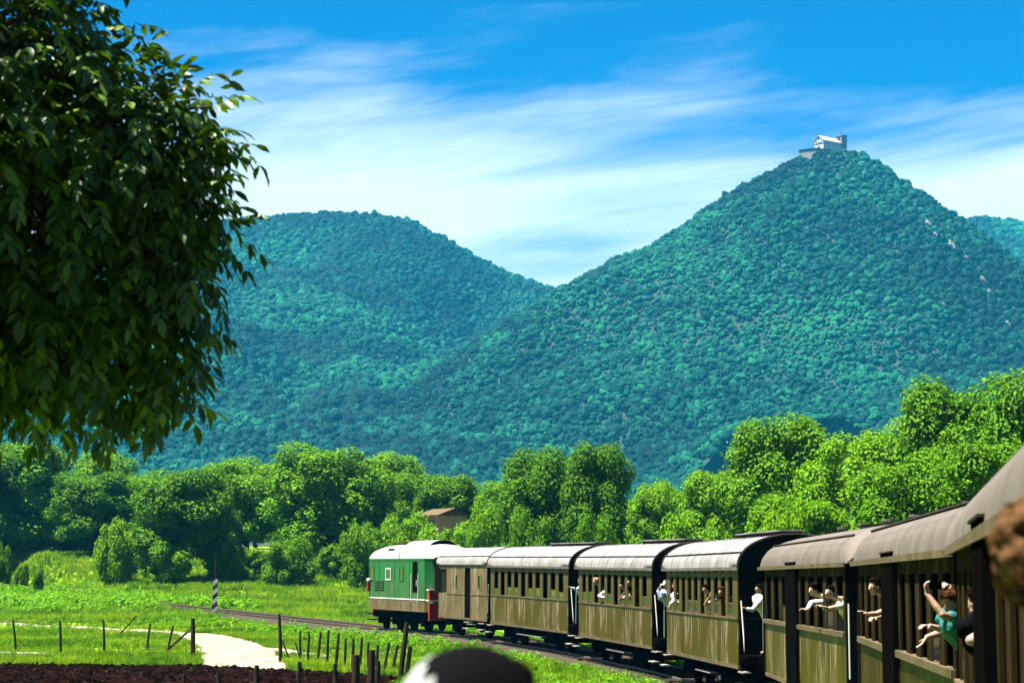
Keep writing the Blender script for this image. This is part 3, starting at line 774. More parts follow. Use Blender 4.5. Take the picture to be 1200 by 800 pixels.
coach_a('c2', 'khaki carriage with olive lower panels next to the plain tan van', 'olive', 'khaki')
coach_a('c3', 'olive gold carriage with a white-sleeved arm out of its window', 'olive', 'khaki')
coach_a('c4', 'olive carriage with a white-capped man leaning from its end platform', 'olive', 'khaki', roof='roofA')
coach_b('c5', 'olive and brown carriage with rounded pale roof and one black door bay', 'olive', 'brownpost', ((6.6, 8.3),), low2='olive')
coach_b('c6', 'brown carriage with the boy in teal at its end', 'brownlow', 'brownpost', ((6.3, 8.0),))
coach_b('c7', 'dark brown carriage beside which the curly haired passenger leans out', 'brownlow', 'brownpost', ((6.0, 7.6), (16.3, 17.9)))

def van():
    o2, th, L, z0, rx = frame('c1'); w = W_COACH / 2
    root = empty('luggage_van', (o2.x, o2.y, z0), -th, rx); tag(root, 'plain tan luggage van with sliding door coupled behind the green locomotive', 'van')
    zb, ze = .88, 3.36
    MB().box(w - .05, w, 0, L, zb, ze).box(-w + .06, w - .05, .05, L - .05, 1.1, 1.16).box(-w + .02, w - .05, 0, .05, zb, ze).box(-w + .02, w - .05, L - .05, L, zb, ze).build('body', M['darkpaint'], root)
    d0, d1 = 2.55, 3.45      # dark doorway
    c0, c1 = L - 1.35, L - .25
    T = .05
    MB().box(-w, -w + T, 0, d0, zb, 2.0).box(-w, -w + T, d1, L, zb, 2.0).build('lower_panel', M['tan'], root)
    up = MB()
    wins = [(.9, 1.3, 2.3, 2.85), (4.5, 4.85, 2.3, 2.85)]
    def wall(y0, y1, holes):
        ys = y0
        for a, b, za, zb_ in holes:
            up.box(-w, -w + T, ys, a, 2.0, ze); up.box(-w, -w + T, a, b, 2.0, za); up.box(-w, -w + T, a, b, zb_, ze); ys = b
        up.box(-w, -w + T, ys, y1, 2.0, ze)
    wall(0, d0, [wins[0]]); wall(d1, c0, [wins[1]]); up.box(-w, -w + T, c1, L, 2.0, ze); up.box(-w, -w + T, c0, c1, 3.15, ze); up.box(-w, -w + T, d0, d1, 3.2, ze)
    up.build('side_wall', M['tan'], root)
    for a, b, za, zb_ in wins:
        f = MB().box(-w - .015, -w + .02, a - .05, a, za - .05, zb_ + .05).box(-w - .015, -w + .02, b, b + .05, za - .05, zb_ + .05).box(-w - .015, -w + .02, a, b, za - .05, za).box(-w - .015, -w + .02, a, b, zb_, zb_ + .05).build('window', M['tan'], root)
        MB().box(-w + .02, -w + .03, a, b, za, zb_).build('pane', M['glass'], f)
    MB().box(-w + .07, -w + .11, d0 - .1, d1 + .1, zb + .1, 3.25).build('sliding_door', M['black'], root)
    MB().box(-w - .30, -w, c1 - .06, c1 - .01, 2.02, 3.22).build('open_door', M['ledge'], root)
    MB().box(-w + .05, -w + .09, c0, c1, 2.0, 3.2).build('guard_window', M['glass'], root)
    MB().box(-w - .02, -w + T, -.003, L + .003, zb - .06, zb + .03).build('bottom_moulding', M['ledge'], root)
    MB().box(-w - .02, -w, .0, d0, 1.97, 2.02).box(-w - .02, -w, d1, c0, 1.97, 2.02).build('waist_rail', M['tan'], root)
    pr = arch_prof(w + .06, ze, .80); rf = arch_roof(pr, -.25, L + .25).build('roof', M['roofA'], root, True)
    rf.data.polygons.foreach_set('use_smooth', [len(p.vertices) == 4 and abs(p.normal.y) < .5 for p in rf.data.polygons])
    MB().tube([(pr[3][0] - .01, -.25, pr[3][1] + .005), (pr[3][0] - .01, L + .25, pr[3][1] + .005)], .02, 6).build('roof_seam', M['seam'], rf)
    MB().tube([(x * 1.005, -.25, z + .005) for x, z in pr], .035, 6).build('roof_end_rim', M['seam'], rf)
    MB().add([(x * .985, -.262, z - .02) for x, z in pr], [tuple(range(len(pr)))]).build('roof_end_board', M['darkpaint'], rf)
    running_gear(root, (1.7, L - 1.7), L); buffers(root, L, .6)
    for a in (.4, 2.6): 
        for zz, dx in ((.42, .12), (.70, .05)): MB().box(-w - dx, -w + .2 - dx, a, a + .8, zz, zz + .035).build('step', M['step'], root)
van()

def loco():
    o2, th, L, z0, rx = frame('loco'); w = 1.42
    root = empty('diesel_locomotive', (o2.x, o2.y, z0), -th, rx); tag(root, 'green and tan diesel locomotive with white rounded roof heading the train', 'locomotive')
    zb, zm, ze = 1.02, 1.62, 3.62
    # plan outline with bevelled nose corners
    def plan(inset=0.0):
        a = w - inset
        return [(-a, .45), (-a, L - .55), (-a + .35, L - .10), (-.6, L), (.6, L), (a - .35, L - .10), (a, L - .55), (a, .45), (a - .35, .10), (.6, 0), (-.6, 0), (-a + .35, .10)]
    def shell(z0_, z1_, ins=0.0, top=False):
        m = MB(); pl = plan(ins); n = len(pl)
        m.v = [(x, y, z0_) for x, y in pl] + [(x, y, z1_) for x, y in pl]
        m.f = [(k, k + n, (k + 1) % n + n, (k + 1) % n) for k in range(n)] + [tuple(range(n)), tuple(range(n, 2 * n))[::-1]]
        return m
    shell(zb, zm).build('lower_band', M['tan'], root)
    shell(zm, 2.45).build('lower_body', M['greenlow'], root); shell(2.45, ze).build('body', M['green'], root)
    shell(zm - .02, zm + .03, -.015).build('cream_line', M['white'], root)
    shell(ze - .04, ze + .04, -.02).build('roof_gutter', M['green'], root)
    # roof: rounded both ways
    m = MB(); secs = [(.02, .20), (.12, .40), (.35, .62), (.75, .84), (1.3, .96), (2.0, 1.0), (L - 2.0, 1.0), (L - 1.3, .96), (L - .75, .84), (L - .35, .62), (L - .12, .40), (L - .02, .20)]
    n = 17
    for i, (y, s) in enumerate(secs):
        xs = w if .45 <= y <= L - .45 else w - .35 * min(1, (.45 - min(y, L - y)) / .45)
        for k in range(n): m.v.append((-(xs + .0) * math.cos(math.pi * k / (n - 1)), y, ze + .03 + .74 * s * math.sin(math.pi * k / (n - 1)) ** .8))
    for i in range(len(secs) - 1):
        for k in range(n - 1): m.f.append((i * n + k, (i + 1) * n + k, (i + 1) * n + k + 1, i * n + k + 1))
    m.f.append(tuple(range(n))[::-1]); m.f.append(tuple((len(secs) - 1) * n + k for k in range(n)))
    rf = m.build('roof', M['roofC'], root, True)
    # raised exhaust hood, hatch, seam
    ph = arch_prof(.72, ze + .62, .34, 10); hd = arch_roof(ph, 1.6, 5.2).build('roof_hood', M['roofC'], rf)
    MB().add([(x * .98, 1.588, z - .01) for x, z in ph], [tuple(range(len(ph)))]).build('hood_grille', M['black'], rf)
    MB().box(-.35, .35, 6.4, 8.0, ze + .70, ze + .86).build('horn_cover', M['brownlow'], rf)
    MB().tube([(-.1, 8.2, ze + .75), (-.1, 8.7, ze + .86)], .06, 8).build('horn', M['brownlow'], rf)
    MB().tube([(-w * math.cos(math.pi * k / 16) * 1.004, 4.2, ze + .035 + .745 * math.sin(math.pi * k / 16) ** .8) for k in range(17)], .02, 5).build('roof_seam', M['seam'], rf)
    hv = MB().box(-.03, .03, 5.6, 6.5, 0, .42).build('roof_vent', M['black'], rf); hv.location = (-w + .10, 0, ze + .16); hv.rotation_euler.y = R(22)
    # side details
    def win(y0, y1, za, zz, frame_m, pane_m, nm):
        f = MB().box(-w - .03, -w - .0, y0 - .06, y0, za - .06, zz + .06).box(-w - .03, -w, y1, y1 + .06, za - .06, zz + .06).box(-w - .03, -w, y0, y1, za - .06, za).box(-w - .03, -w, y0, y1, zz, zz + .06).build(nm, frame_m, root)
        MB().box(-w - .012, -w - .004, y0, y1, za, zz).build('pane', pane_m, f)
    win(5.5, 6.2, 2.62, 3.12, M['white'], M['glass'], 'window'); win(3.6, 4.1, 2.60, 3.2, M['green'], M['glass'], 'window')
    win(8.2, 8.8, 2.6, 3.2, M['green'], M['glass'], 'window')
    d = MB().box(-w - .02, -w - .003, 1.45, 2.15, 1.98, 3.50).build('cab_door', M['black'], root); MB().box(-w - .05, -w - .02, 1.5, 1.53, 2.3, 2.6).build('handle', M['white'], d)
    for y in (2.6, 4.9, 7.3): MB().box(-w - .012, -w, y - .015, y + .015, zm + .03, 3.55).build('panel_joint', M['seam'], root)
    for y in (1.25, 2.3): MB().tube([(-w - .05, y, 1.5), (-w - .05, y, 2.9)], .016, 6).build('handrail', M['white'], root)
    for y0, y1 in ((6.55, 7.2), (7.4, 8.0)):
        g = MB().box(-w - .016, -w, y0, y1, 2.0, 2.5).build('vent_grille', M['seam'], root)
        for q in range(5): MB().box(-w - .03, -w - .014, y0 + .02, y1 - .02, 2.04 + q * .09, 2.08 + q * .09).build('slat', M['green'], g)
    # ends: buffer beam, red steps, lamps
    for y, s in ((0, -1), (L, 1)):
        a, b = sorted((y + s * .02, y + s * .18)); MB().box(-1.38 if s < 0 else -1.0, 1.38 if s < 0 else 1.0, a, b, .62, 1.45).build('buffer_beam', M['red'], root)
        if s > 0: continue
        a, b = sorted((y - s * .1, y + s * .22)); MB().box(-1.40, -.95, a, b, 1.62, 2.10).build('lamp_housing', M['red'], root)
        MB().box(-1.43, -.92, a - .02, b + .02, 1.57, 1.62).build('lamp_shelf', M['white'], root); MB().box(-1.43, -.92, a - .02, b + .02, 2.10, 2.15).build('lamp_shelf', M['white'], root)
        for x0, x1 in ((-1.0, -.25), (.25, 1.0)):
            yy = sorted((y + s * .004, y + s * .02)); MB().box(x0, x1, yy[0], yy[1], 2.75, 3.35).build('cab_window', M['glass'], root)
        for x in (-.87, .87): MB().tube([(x, y + s * .18, 1.0), (x, y + s * .55, 1.0)], .08, 10).tube([(x, y + s * .55, 1.0), (x, y + s * .6, 1.0)], .24, 16).build('buffer', M['black'], root)
    lp = MB().tube([(-w + .02, L - .66, 2.3), (-w - .12, L - .66, 2.3)], .03, 6).tube([(-w - .08, L - .66, 1.95), (-w - .08, L - .66, 2.45)], .09, 10).build('signal_lamp', M['red'], root)
    MB().ball((-w - .08, L - .66, 2.53), .11).build('lamp_top', M['white'], lp)
    running_gear(root, (1.5, 3.7, L - 3.7, L - 1.5), L)
    MB().box(-1.2, 1.2, 3.9, L - 3.9, .45, 1.0).build('fuel_tank', M['black'], root)
    for y in (0.3, L - .9): MB().box(-w, -w + .5, y, y + .6, .45, .50).box(-w, -w + .5, y, y + .6, .75, .80).build('cab_steps', M['black'], root)
loco()


# ------------------------------------------------------------------ trees and bushes
def leaf_cloud(centers, radii, n, size, seed, squash=.85, shell=.55, droop=.25):
    """small pointed leaf sprays spread through lobes; returns V,F (quads)"""
    r = np.random.default_rng(seed); centers = np.asarray(centers, float); radii = np.asarray(radii, float)
    p = radii ** 2; p /= p.sum(); k = r.choice(len(centers), n, p=p)
    d = r.normal(size=(n, 3)); d /= np.linalg.norm(d, axis=1)[:, None]
    rad = radii[k] * (1 - shell * r.random(n) ** 1.7) * (1 + .10 * r.normal(size=n))
    # lumpy outline
    q = d * 2.3 + k[:, None] * 3.7
    lump = 1 + .16 * fbm(q[:, 0] * 1.3 + q[:, 2], q[:, 1] * 1.3 - q[:, 2], 3)
    pos = centers[k] + d * (rad * lump)[:, None] * [1, 1, squash]
    nrm = d * .85 + r.normal(size=(n, 3)) * .40 + [0, 0, .85]; nrm /= np.linalg.norm(nrm, axis=1)[:, None]
    t = r.normal(size=(n, 3)) + [0, 0, -droop]; t -= nrm * (t * nrm).sum(1)[:, None]; t /= np.linalg.norm(t, axis=1)[:, None]
    b = np.cross(nrm, t); s = size * (.55 + .75 * r.random(n))[:, None]
    V = np.stack([pos - t * s * .5, pos + b * s * .33 + nrm * s * .06, pos + t * s * .6 - nrm * s * .10, pos - b * s * .33 + nrm * s * .06], 1).reshape(-1, 3)
    F = np.arange(n * 4).reshape(n, 4)
    return V, F

ASP = 1.45
def crown_proto(seed, n, mt, size, wide=1.0, lobes=16, low=.0, asp=1.45):
    """unit-ish crown: height about 1 (z 0..1), radius about .5*wide; many separate billows over a dark core"""
    r = np.random.default_rng(seed); c = []; rd = []
    lobes = int(lobes * 2.6)
    for i in range(lobes):
        a = 2 * math.pi * (i * .618 + r.random() * .25); h0 = .22 if asp > 1.2 else .10; h = h0 + (.90 - h0) * ((i + .5) / lobes)
        k = (1 - abs((h - .50) / .52) ** 2.4) ** .55 if abs(h - .50) < .52 else .12
        rr = .36 * wide * k * (.72 + .38 * r.random())
        c.append((rr * math.cos(a), rr * math.sin(a), h)); rd.append((.10 + .085 * r.random()) * (.7 + .35 * wide))
    for i in range(7):
        a = r.random() * 6.283; h = .3 + .5 * r.random(); c.append((.15 * wide * math.cos(a), .15 * wide * math.sin(a), h)); rd.append(.17 * wide)
    c.append((.02, .01, .86)); rd.append(.11)
    V, F = leaf_cloud([(x, y, z * asp) for x, y, z in c], rd, n, size, seed + 5, .80, .45, 0.0)
    m = bpy.data.meshes.new('crown'); m.from_pydata(V.tolist(), [], F.tolist()); m.materials.append(mt); m.update()
    return m, c, rd
def trunk_mesh(c, seed):
    r = random.Random(seed); m = MB()
    top = .62; pts = [(0, 0, -.12), (.005, .0, 0), (r.uniform(-.02, .02), r.uniform(-.02, .02), .2), (r.uniform(-.03, .03), r.uniform(-.03, .03), top)]
    m.tube(pts, [.040, .028, .022, .006], 9)
    for x, y, z in [q for q in c if q[2] > .36][:14]:
        b = Vector((0, 0, min(.16 + r.random() * .2, z * .6))); e = Vector((x, y, z)); md = (b + e) / 2 + Vector((0, 0, -.03))
        m.tube([b, md, e], [.013, .008, .003], 6)
    return m.mesh('trunk', True)
CROWNS = []
for i, (n, k, sz, wd, lo) in enumerate([(34000, 'leaf_a', .033, 1.05, 0), (34000, 'leaf_a', .033, 1.2, 0), (34000, 'leaf_b', .033, .95, 0), (34000, 'leaf_b', .033, 1.1, 0), (34000, 'leaf_a', .033, .9, 0)]):
    m, c, rd = crown_proto(40 + i, n, M[k], sz, wd); tm = trunk_mesh(c, i); tm.materials.append(M['bark']); CROWNS.append((m, tm))
BUSHES = []
for i, (n, k, sz, wd) in enumerate([(13000, 'leaf_c', .054, 1.5), (14000, 'leaf_b', .054, 1.6), (14000, 'leaf_a', .054, 1.35)]):
    m, c, rd = crown_proto(70 + i, n, M[k], sz, wd, 12, -.2, 1.0); tm = trunk_mesh(c, i + 9); tm.materials.append(M['bark']); BUSHES.append((m, tm))
# very near-scale detail for the tall trees close behind the carriages
def tree(px0, px1, top, Y, label, kind, rot, base=None, name='broadleaf_tree', group='trees behind the train'):
    """crown spans px0..px1 at depth Y, top at pixel row top; stands on the ground (or base px row)"""
    a = P(px0, top, Y); b = P(px1, top, Y); x = (a.x + b.x) / 2; wd = b.x - a.x
    g = gz(x, Y); h = a.z - g; mesh, tm = (CROWNS if name == 'broadleaf_tree' else BUSHES)[kind]
    base_w = {'broadleaf_tree': [1.05, 1.2, .95, 1.1, .9], 'bush': [1.5, 1.6, 1.35]}[name if name == 'bush' else 'broadleaf_tree'][kind] * 1.02
    t = empty(name, (x, Y, g), rot); tag(t, label, 'bush' if name == 'bush' else 'tree', group)
    s = wd / base_w; dn = .10 * h if name == 'bush' else 0
    link('crown', mesh, None, t, (0, 0, -dn), None, (s, s, (h + dn) * .985 / (1.0 if name == 'bush' else ASP))); link('trunk', tm, None, t, None, None, (s, s, h))
    return t
TREES = [
    # left bank of trees beyond the meadow
    (-40, 95, 508, 262, 'tall dark tree rising behind the hanging walnut boughs', 2, .3),
    (50, 168, 548, 250, 'round mid green tree beyond the pale meadow', 3, 1.2),
    (78, 168, 520, 290, 'hazy crown showing over the meadow trees', 0, 2.2),
    (140, 282, 543, 210, 'dark cored tree behind the striped post', 3, .7),
    (226, 352, 530, 236, 'yellow green tree beside the twin trunked tree', 1, 2.9),
    (306, 468, 514, 222, 'largest bright tree standing over the dark bush', 1, 4.1),
    (405, 512, 526, 262, 'pale green tree above the locomotive roof', 0, 5.0),
    (478, 572, 548, 222, 'compact tree beside the pink house', 2, .2),
    (555, 625, 556, 215, 'narrow tree between the pink house and the tall dark tree', 4, 1.0),
    (576, 694, 517, 172, 'tall dark tree behind the luggage van', 3, 3.3),
    (656, 746, 506, 164, 'tallest dark tree behind the khaki carriage', 2, 2.0),
    (725, 812, 556, 170, 'low tree behind the olive gold carriage roof', 0, 1.5),
    (790, 880, 540, 158, 'leaning green tree beside the round topped tree', 4, 4.4),
    (838, 1008, 478, 142, 'big round topped tree behind the carriage with the white-capped man', 3, 5.5),
    (862, 1000, 570, 120, 'short bright tree close behind the carriage roofs', 0, 2.6),
    (930, 1100, 486, 128, 'wide tree between the round topped tree and the highest one', 1, .9),
    (1030, 1225, 430, 122, 'highest tree above the domed carriage roof', 3, 3.8),
    (1130, 1320, 424, 116, 'dense tree at the end of the row behind the domed roof', 3, 1.9),
    (985, 1130, 520, 108, 'lower bushy tree in front of the highest tree', 0, 5.9),
    (1080, 1230, 500, 98, 'dense low tree right behind the domed roof', 2, 4.9),
    (255, 330, 552, 262, 'pale green tree filling the gap beside the largest bright tree', 0, 3.3),
    (110, 200, 556, 272, 'light green tree in the gap behind the dark cored tree', 0, 5.2),
    (415, 500, 552, 232, 'round light tree right above the locomotive', 1, .6),
    (-150, -20, 515, 255, 'tree at the far end of the meadow', 1, 2.4),
    (620, 700, 560, 205, 'tree glimpsed through the tall dark trees', 0, 4.8),
    (760, 850, 575, 200, 'tree showing through the row of trees', 2, 3.0),
]
for i, (c0, tp) in enumerate([(-60, 560), (20, 572), (95, 580), (165, 586), (235, 580), (300, 576), (380, 576), (455, 574), (530, 580), (600, 566), (665, 560), (735, 578), (800, 566), (870, 556), (940, 548), (1010, 540)]):
    TREES.append((c0 - 62, c0 + 62, tp, 300 - (i > 8) * 70, 'leafy tree in the unbroken back row below the hills', i % 2 * 1, i * 1.3))
for a, b, tp, Y, lb, k, rt in TREES: tree(a, b, tp, Y, lb, k, rt, group='back row of trees below the hills' if 'back row' in lb else 'trees lining the valley')
BUSH = [
    (108, 168, 608, 208, 'young bright bush beside the meadow', 0, .4), (300, 378, 630, 205, 'dark rounded bush under the largest bright tree', 1, 2.2),
    (236, 296, 634, 209, 'dark bush behind the striped post', 1, 3.9), (-12, 17, 636, 200, 'dark bush at the end of the meadow', 1, 5.1),
    (18, 36, 658, 200, 'small dark shrub on the meadow edge', 2, .9), (38, 53, 664, 200, 'smallest shrub on the meadow edge', 2, 1.9),
    (536, 606, 588, 196, 'bright yellow green bush behind the locomotive roof', 0, 4.0), (660, 740, 600, 150, 'bush filling the gap under the tallest dark tree', 1, .3),
    (880, 960, 590, 112, 'bright bush just over the carriage roof with the black door', 0, 1.1), (760, 860, 596, 140, 'green bush over the olive carriage roof', 2, 2.7),
    (395, 455, 612, 202, 'bush behind the front of the locomotive', 0, 3.1), (585, 660, 598, 160, 'dark green bush behind the luggage van', 1, 5.3),
    (160, 215, 640, 226, 'bush at the foot of the dark cored tree', 2, 1.3), (375, 440, 640, 236, 'bush behind the twin trunks', 2, 2.3),
    (440, 510, 600, 204, 'yellow green thicket bush over the locomotive hood', 0, 1.7), (345, 430, 622, 248, 'pale bush behind the largest bright tree', 0, 2.9),
    (210, 262, 622, 246, 'light bush between the dark cored tree and its neighbour', 0, 4.9), (482, 566, 612, 200, 'light green bush hiding the foot of the pink house', 0, 2.1), (160, 232, 628, 206, 'dense bush in front of the dark cored tree', 2, 3.4), (268, 322, 640, 216, 'bush squeezed between two darker bushes', 2, 5.6),
    (372, 432, 634, 212, 'rounded bush under the pale green tree', 2, .7), (-20, 70, 612, 264, 'dark thicket bush below the tall dark tree', 1, 1.6), (60, 130, 616, 268, 'dark thicket bush below the round tree', 1, 2.5),
    (-60, 60, 600, 275, 'shaded thicket bush at the end of the meadow', 1, 4.4), (50, 140, 606, 274, 'shaded thicket bush behind the meadow', 1, .4),
]
for a, b, tp, Y, lb, k, rt in BUSH: tree(a, b, tp, Y, lb, k, rt, name='bush', group='bushes beside the railway')


def walnut():
    Y0 = 13.0; r = np.random.default_rng(5)
    tx, ty = -4.9, 12.2; g = gz(tx, ty)
    root = empty('walnut_tree', (tx, ty, g)); tag(root, 'large walnut tree with glossy drooping leaves overhanging beside the railway', 'tree')
    L = []   # lobes: px, py, depth, radius
    for px, py, y, rd in [(105, 235, 13.0, .80), (70, 370, 13.1, .70), (35, 60, 13.0, .66), (-60, 200, 12.8, 1.2), (-120, 350, 13.1, .85), (175, 175, 13.0, .46), (180, 275, 12.9, .42),
                          (140, 398, 13.0, .40), (60, 412, 13.1, .32), (-40, 392, 13.0, .46), (215, 140, 13.1, .24), (222, 225, 13.0, .22), (200, 350, 13.0, .22), (182, 436, 13.0, .20), (95, 150, 12.7, .6),
                          (-80, -120, 12.8, .95), (-260, 100, 12.6, 1.7), (-110, -330, 13.0, 1.0), (-330, -330, 12.4, 1.9), (-600, -100, 12.2, 2.0), (-480, 250, 12.6, 1.3), (10, 40, 12.3, .5)]:  # unseen upper lobes added to shade the left boughs
        p = P(px, py, y); L.append((p.x - tx, p.y - ty, p.z - g, rd))
    L = np.array(L); wts = L[:, 3] ** 2.2; wts[:15] *= 2.1; wts[10:14] *= 1.5; wts /= wts.sum()
    n = 8200; k = r.choice(len(L), n, p=wts)
    d = r.normal(size=(n, 3)); d /= np.linalg.norm(d, axis=1)[:, None]
    rad = L[k, 3] * np.where(r.random(n) < .09, 1 + .22 * r.random(n), 1 - .8 * r.random(n) ** 1.5)
    pos = L[k, :3] + d * rad[:, None]
    leaf_v = np.array([(0, 0, 0), (.30, .17, .03), (.62, .19, .0), (1, 0, -.16), (.62, -.19, 0), (.30, -.17, .03), (.32, 0, -.035), (.65, 0, -.06)])
    leaf_f = [(0, 6, 1), (1, 6, 7, 2), (2, 7, 3), (3, 7, 4), (4, 7, 6, 5), (5, 6, 0)]
    mats4 = []      # all leaflets: origin, axes
    O = []; A = []; B = []; N = []; S = []
    for i in range(n):
        out = Vector(d[i]) + Vector((0, 0, -.15)); ax = (out + Vector(r.normal(size=3)) * .55 + Vector((0, 0, -.45))).normalized()
        up = Vector((0, 0, 1)); up = (up - ax * up.dot(ax)); up = up.normalized() if up.length > .05 else Vector((1, 0, 0))
        sd_ = ax.cross(up); base = Vector(pos[i]); ln = .26 * (.7 + .6 * r.random())
        for j in range(7):
            f = [.35, .35, .62, .62, .88, .88, 1.0][j]; sg = [1, -1, 1, -1, 1, -1, 0][j]
            o = base + ax * ln * f + Vector((0, 0, -.10 * f * f * ln))
            dr = (ax * (.55 if sg else 1) + sd_ * sg * .8 + Vector((0, 0, -.35 - .3 * r.random())) + Vector(r.normal(size=3)) * .16).normalized()
            nn = up + Vector(r.normal(size=3)) * .22; nn = (nn - dr * nn.dot(dr)).normalized()
            O.append(o); A.append(dr); N.append(nn); B.append(nn.cross(dr)); S.append((.105 if sg else .132) * (.75 + .55 * r.random()))
    O = np.array(O); A = np.array(A); B = np.array(B); N = np.array(N); S = np.array(S)
    # the ones that show largest: in view, closest, away from the core
    W = O + [tx, ty, g]; cz = math.cos(PITCH); sz = math.sin(PITCH)
    dep = W[:, 1] * cz + (W[:, 2] - CAMZ) * sz; px = 600 + 2400 * W[:, 0] / dep; py = 400 - 2400 * (-(W[:, 1]) * sz + (W[:, 2] - CAMZ) * cz) / dep
    inv = (px > 5) & (px < 320) & (py > 5) & (py < 560); face = np.abs(N[:, 1]) * S
    score = np.where(inv, face * 8 - (dep - 13) * .6, -99); big = np.argsort(-score)[:300]
    rest = np.ones(len(O), bool); rest[big] = False
    lv = leaf_v
    V = O[rest][:, None, :] + S[rest][:, None, None] * (lv[None, :, 0:1] * A[rest][:, None, :] + lv[None, :, 1:2] * B[rest][:, None, :] + lv[None, :, 2:3] * N[rest][:, None, :])
    nl = len(V); V = V.reshape(-1, 3).tolist(); F = []
    for i in range(nl): F += [tuple(q + i * 8 for q in f) for f in leaf_f]
    m = bpy.data.meshes.new('crown'); m.from_pydata(V, [], F); m.materials.append(M['walnut']); m.update(); m.polygons.foreach_set('use_smooth', [True] * len(m.polygons))
    cr = link('crown', m, None, root); tag(cr, kind='stuff')
    lm = bpy.data.meshes.new('leaf'); lm.from_pydata(lv.tolist(), [], leaf_f); lm.materials.append(M['walnut']); lm.update(); lm.polygons.foreach_set('use_smooth', [True] * len(lm.polygons))
    for i in big:
        o = link('leaf', lm, None, root)
        mt = Matrix((A[i], B[i], N[i])).transposed().to_4x4(); mt.translation = O[i]; o.matrix_basis = mt @ Matrix.Scale(S[i], 4)
    # trunk, limbs, twigs
    MB().tube([(0, 0, -.3), (.02, 0, .6), (.08, .1, 2.2), (.1, .1, 4.5), (.0, .1, 7.5)], [.34, .26, .21, .16, .05], 12).build('trunk', M['bark'], root, True)
    for i, (x, y, z, rd) in enumerate(L):
        b = Vector((.08, .1, max(3.0, min(6.5, z * .98)))); e = Vector((x, y, z)); md = (b + e) / 2 + Vector((0, .25, .15))
        mb = MB().tube([b, md, e], [.085, .05, .018], 7)
        for q in range(7):
            dd = Vector(r.normal(size=3)).normalized() * rd * .85; mb.tube([e * .8 + md * .2, e + dd * .5 + Vector((0, 0, .04)), e + dd], [.018, .011, .005], 5)
        mb.build('limb', M['bark'], root, True)
walnut()


# ------------------------------------------------------------------ grass and weeds
def tuft(seed, n=16, h=.34, spread=.16, w=.016):
    r = random.Random(seed); V = []; F = []
    for i in range(n):
        a = r.random() * 6.283; q = r.random() * spread; x, y = q * math.cos(a), q * math.sin(a); t = r.random() * 6.283; ln = h * (.5 + .7 * r.random()); le = .2 + .5 * r.random()
        dx, dy = math.cos(t), math.sin(t); sx, sy = -dy * w, dx * w; k = len(V)
        V += [(x - sx, y - sy, -.02), (x + sx, y + sy, -.02), (x + dx * ln * le * .35 + sx * .8, y + dy * ln * le * .35 + sy * .8, ln * .6), (x + dx * ln * le * .35 - sx * .8, y + dy * ln * le * .35 - sy * .8, ln * .6), (x + dx * ln * le, y + dy * ln * le, ln), (x + dx * ln * le, y + dy * ln * le, ln)]
        F += [(k, k + 1, k + 2, k + 3), (k + 3, k + 2, k + 4, k + 5)]
    return proto_obj('grass_tuft', V, F, M['grass'])
def weed(seed, n=70, h=.6, sz=.15):
    r = np.random.default_rng(seed); V, F = leaf_cloud([(0, 0, h * .35), (.15, .1, h * .3), (-.15, -.05, h * .4)], [.32, .26, .24], n, sz, seed, 1.0)
    return proto_obj('weed', V, F, M['weed'])
def meadow():
    tf = [tuft(i) for i in range(4)] + [tuft(9, 14, .5, .2, .013)]
    def pts(n, x0f, y0, y1, right):
        Y = rng.uniform(y0, y1, n); X = rng.uniform(-1, 1, n) * 0 + rng.random(n) * (right - x0f * Y) + x0f * Y
        d = track_dist(X, Y); rd = road_dist(X, Y)
        k = (d > np.where(Y > 111, 1.0, 1.5) + .5 * fbm(X / 2, Y / 2, 2)) & (rd > -.25 + .3 * fbm(X * 1.3, Y * 1.3, 2)) & ~((Y < SOILY(X) + .15) & (X > -27) & (X < -3.8))
        # only to the inner side of the curve (the other side is hidden by the train) plus a verge
        xt = np.interp(Y, TRA[:, 1], TRA[:, 0]); k &= (X < xt + 6) | (Y > 118)
        return X[k], Y[k]
    A = [pts(60000, -.29, 56, 120, 8), pts(62000, -.29, 120, 262, 18)]
    X = np.concatenate([a[0] for a in A]); Y = np.concatenate([a[1] for a in A])
    s = rng.uniform(.55, 1.25, len(X)) * (1 + .5 * fbm(X / 6, Y / 6, 3)) * np.interp(Y, [60, 84, 92, 128, 140, 260], [.75, .7, .45, .45, .9, 1.25])
    o = scatter('grass', np.stack([X, Y, base_z(X, Y)], 1), s, tf, tilt=.12); tag(o, 'bright sunlit grass covering the fields', 'grass', kind='stuff')
    # leafy weeds: along the far rails, tree feet, and the verge by the train
    wd = [weed(i) for i in range(5)]
    n = 16000; Y = rng.uniform(58, 232, n); X = rng.random(n) * (8 + .29 * Y) - .29 * Y; d = track_dist(X, Y); rd = road_dist(X, Y); xt = np.interp(Y, TRA[:, 1], TRA[:, 0])
    f = fbm(X / 7, Y / 7, 3)
    p = np.where(Y > 150, .75 + f, np.where(Y < 118, np.where((d < 6), .75 + f, -.02 + f * .9), .36 + f))
    p = np.where((Y > 205), p * .35, p)
    k = (d > np.where(Y > 111, 1.25, 1.7)) & (rd > .5) & (X < xt + 5) & (rng.random(n) < p) & ~((Y < SOILY(X) + .3) & (X > -27) & (X < -3.8)); X, Y = X[k], Y[k]
    s = rng.uniform(.5, 1.3, len(X)) * np.where(Y > 150, 1.5, np.where(d[k] < 6, .7, .55)) * (1 + .4 * fbm(X / 5, Y / 5, 2))
    o = scatter('weeds', np.stack([X, Y, base_z(X, Y)], 1), s, wd, tilt=.1); tag(o, 'leafy green weeds along the railway verge', 'weeds', kind='stuff')
meadow()


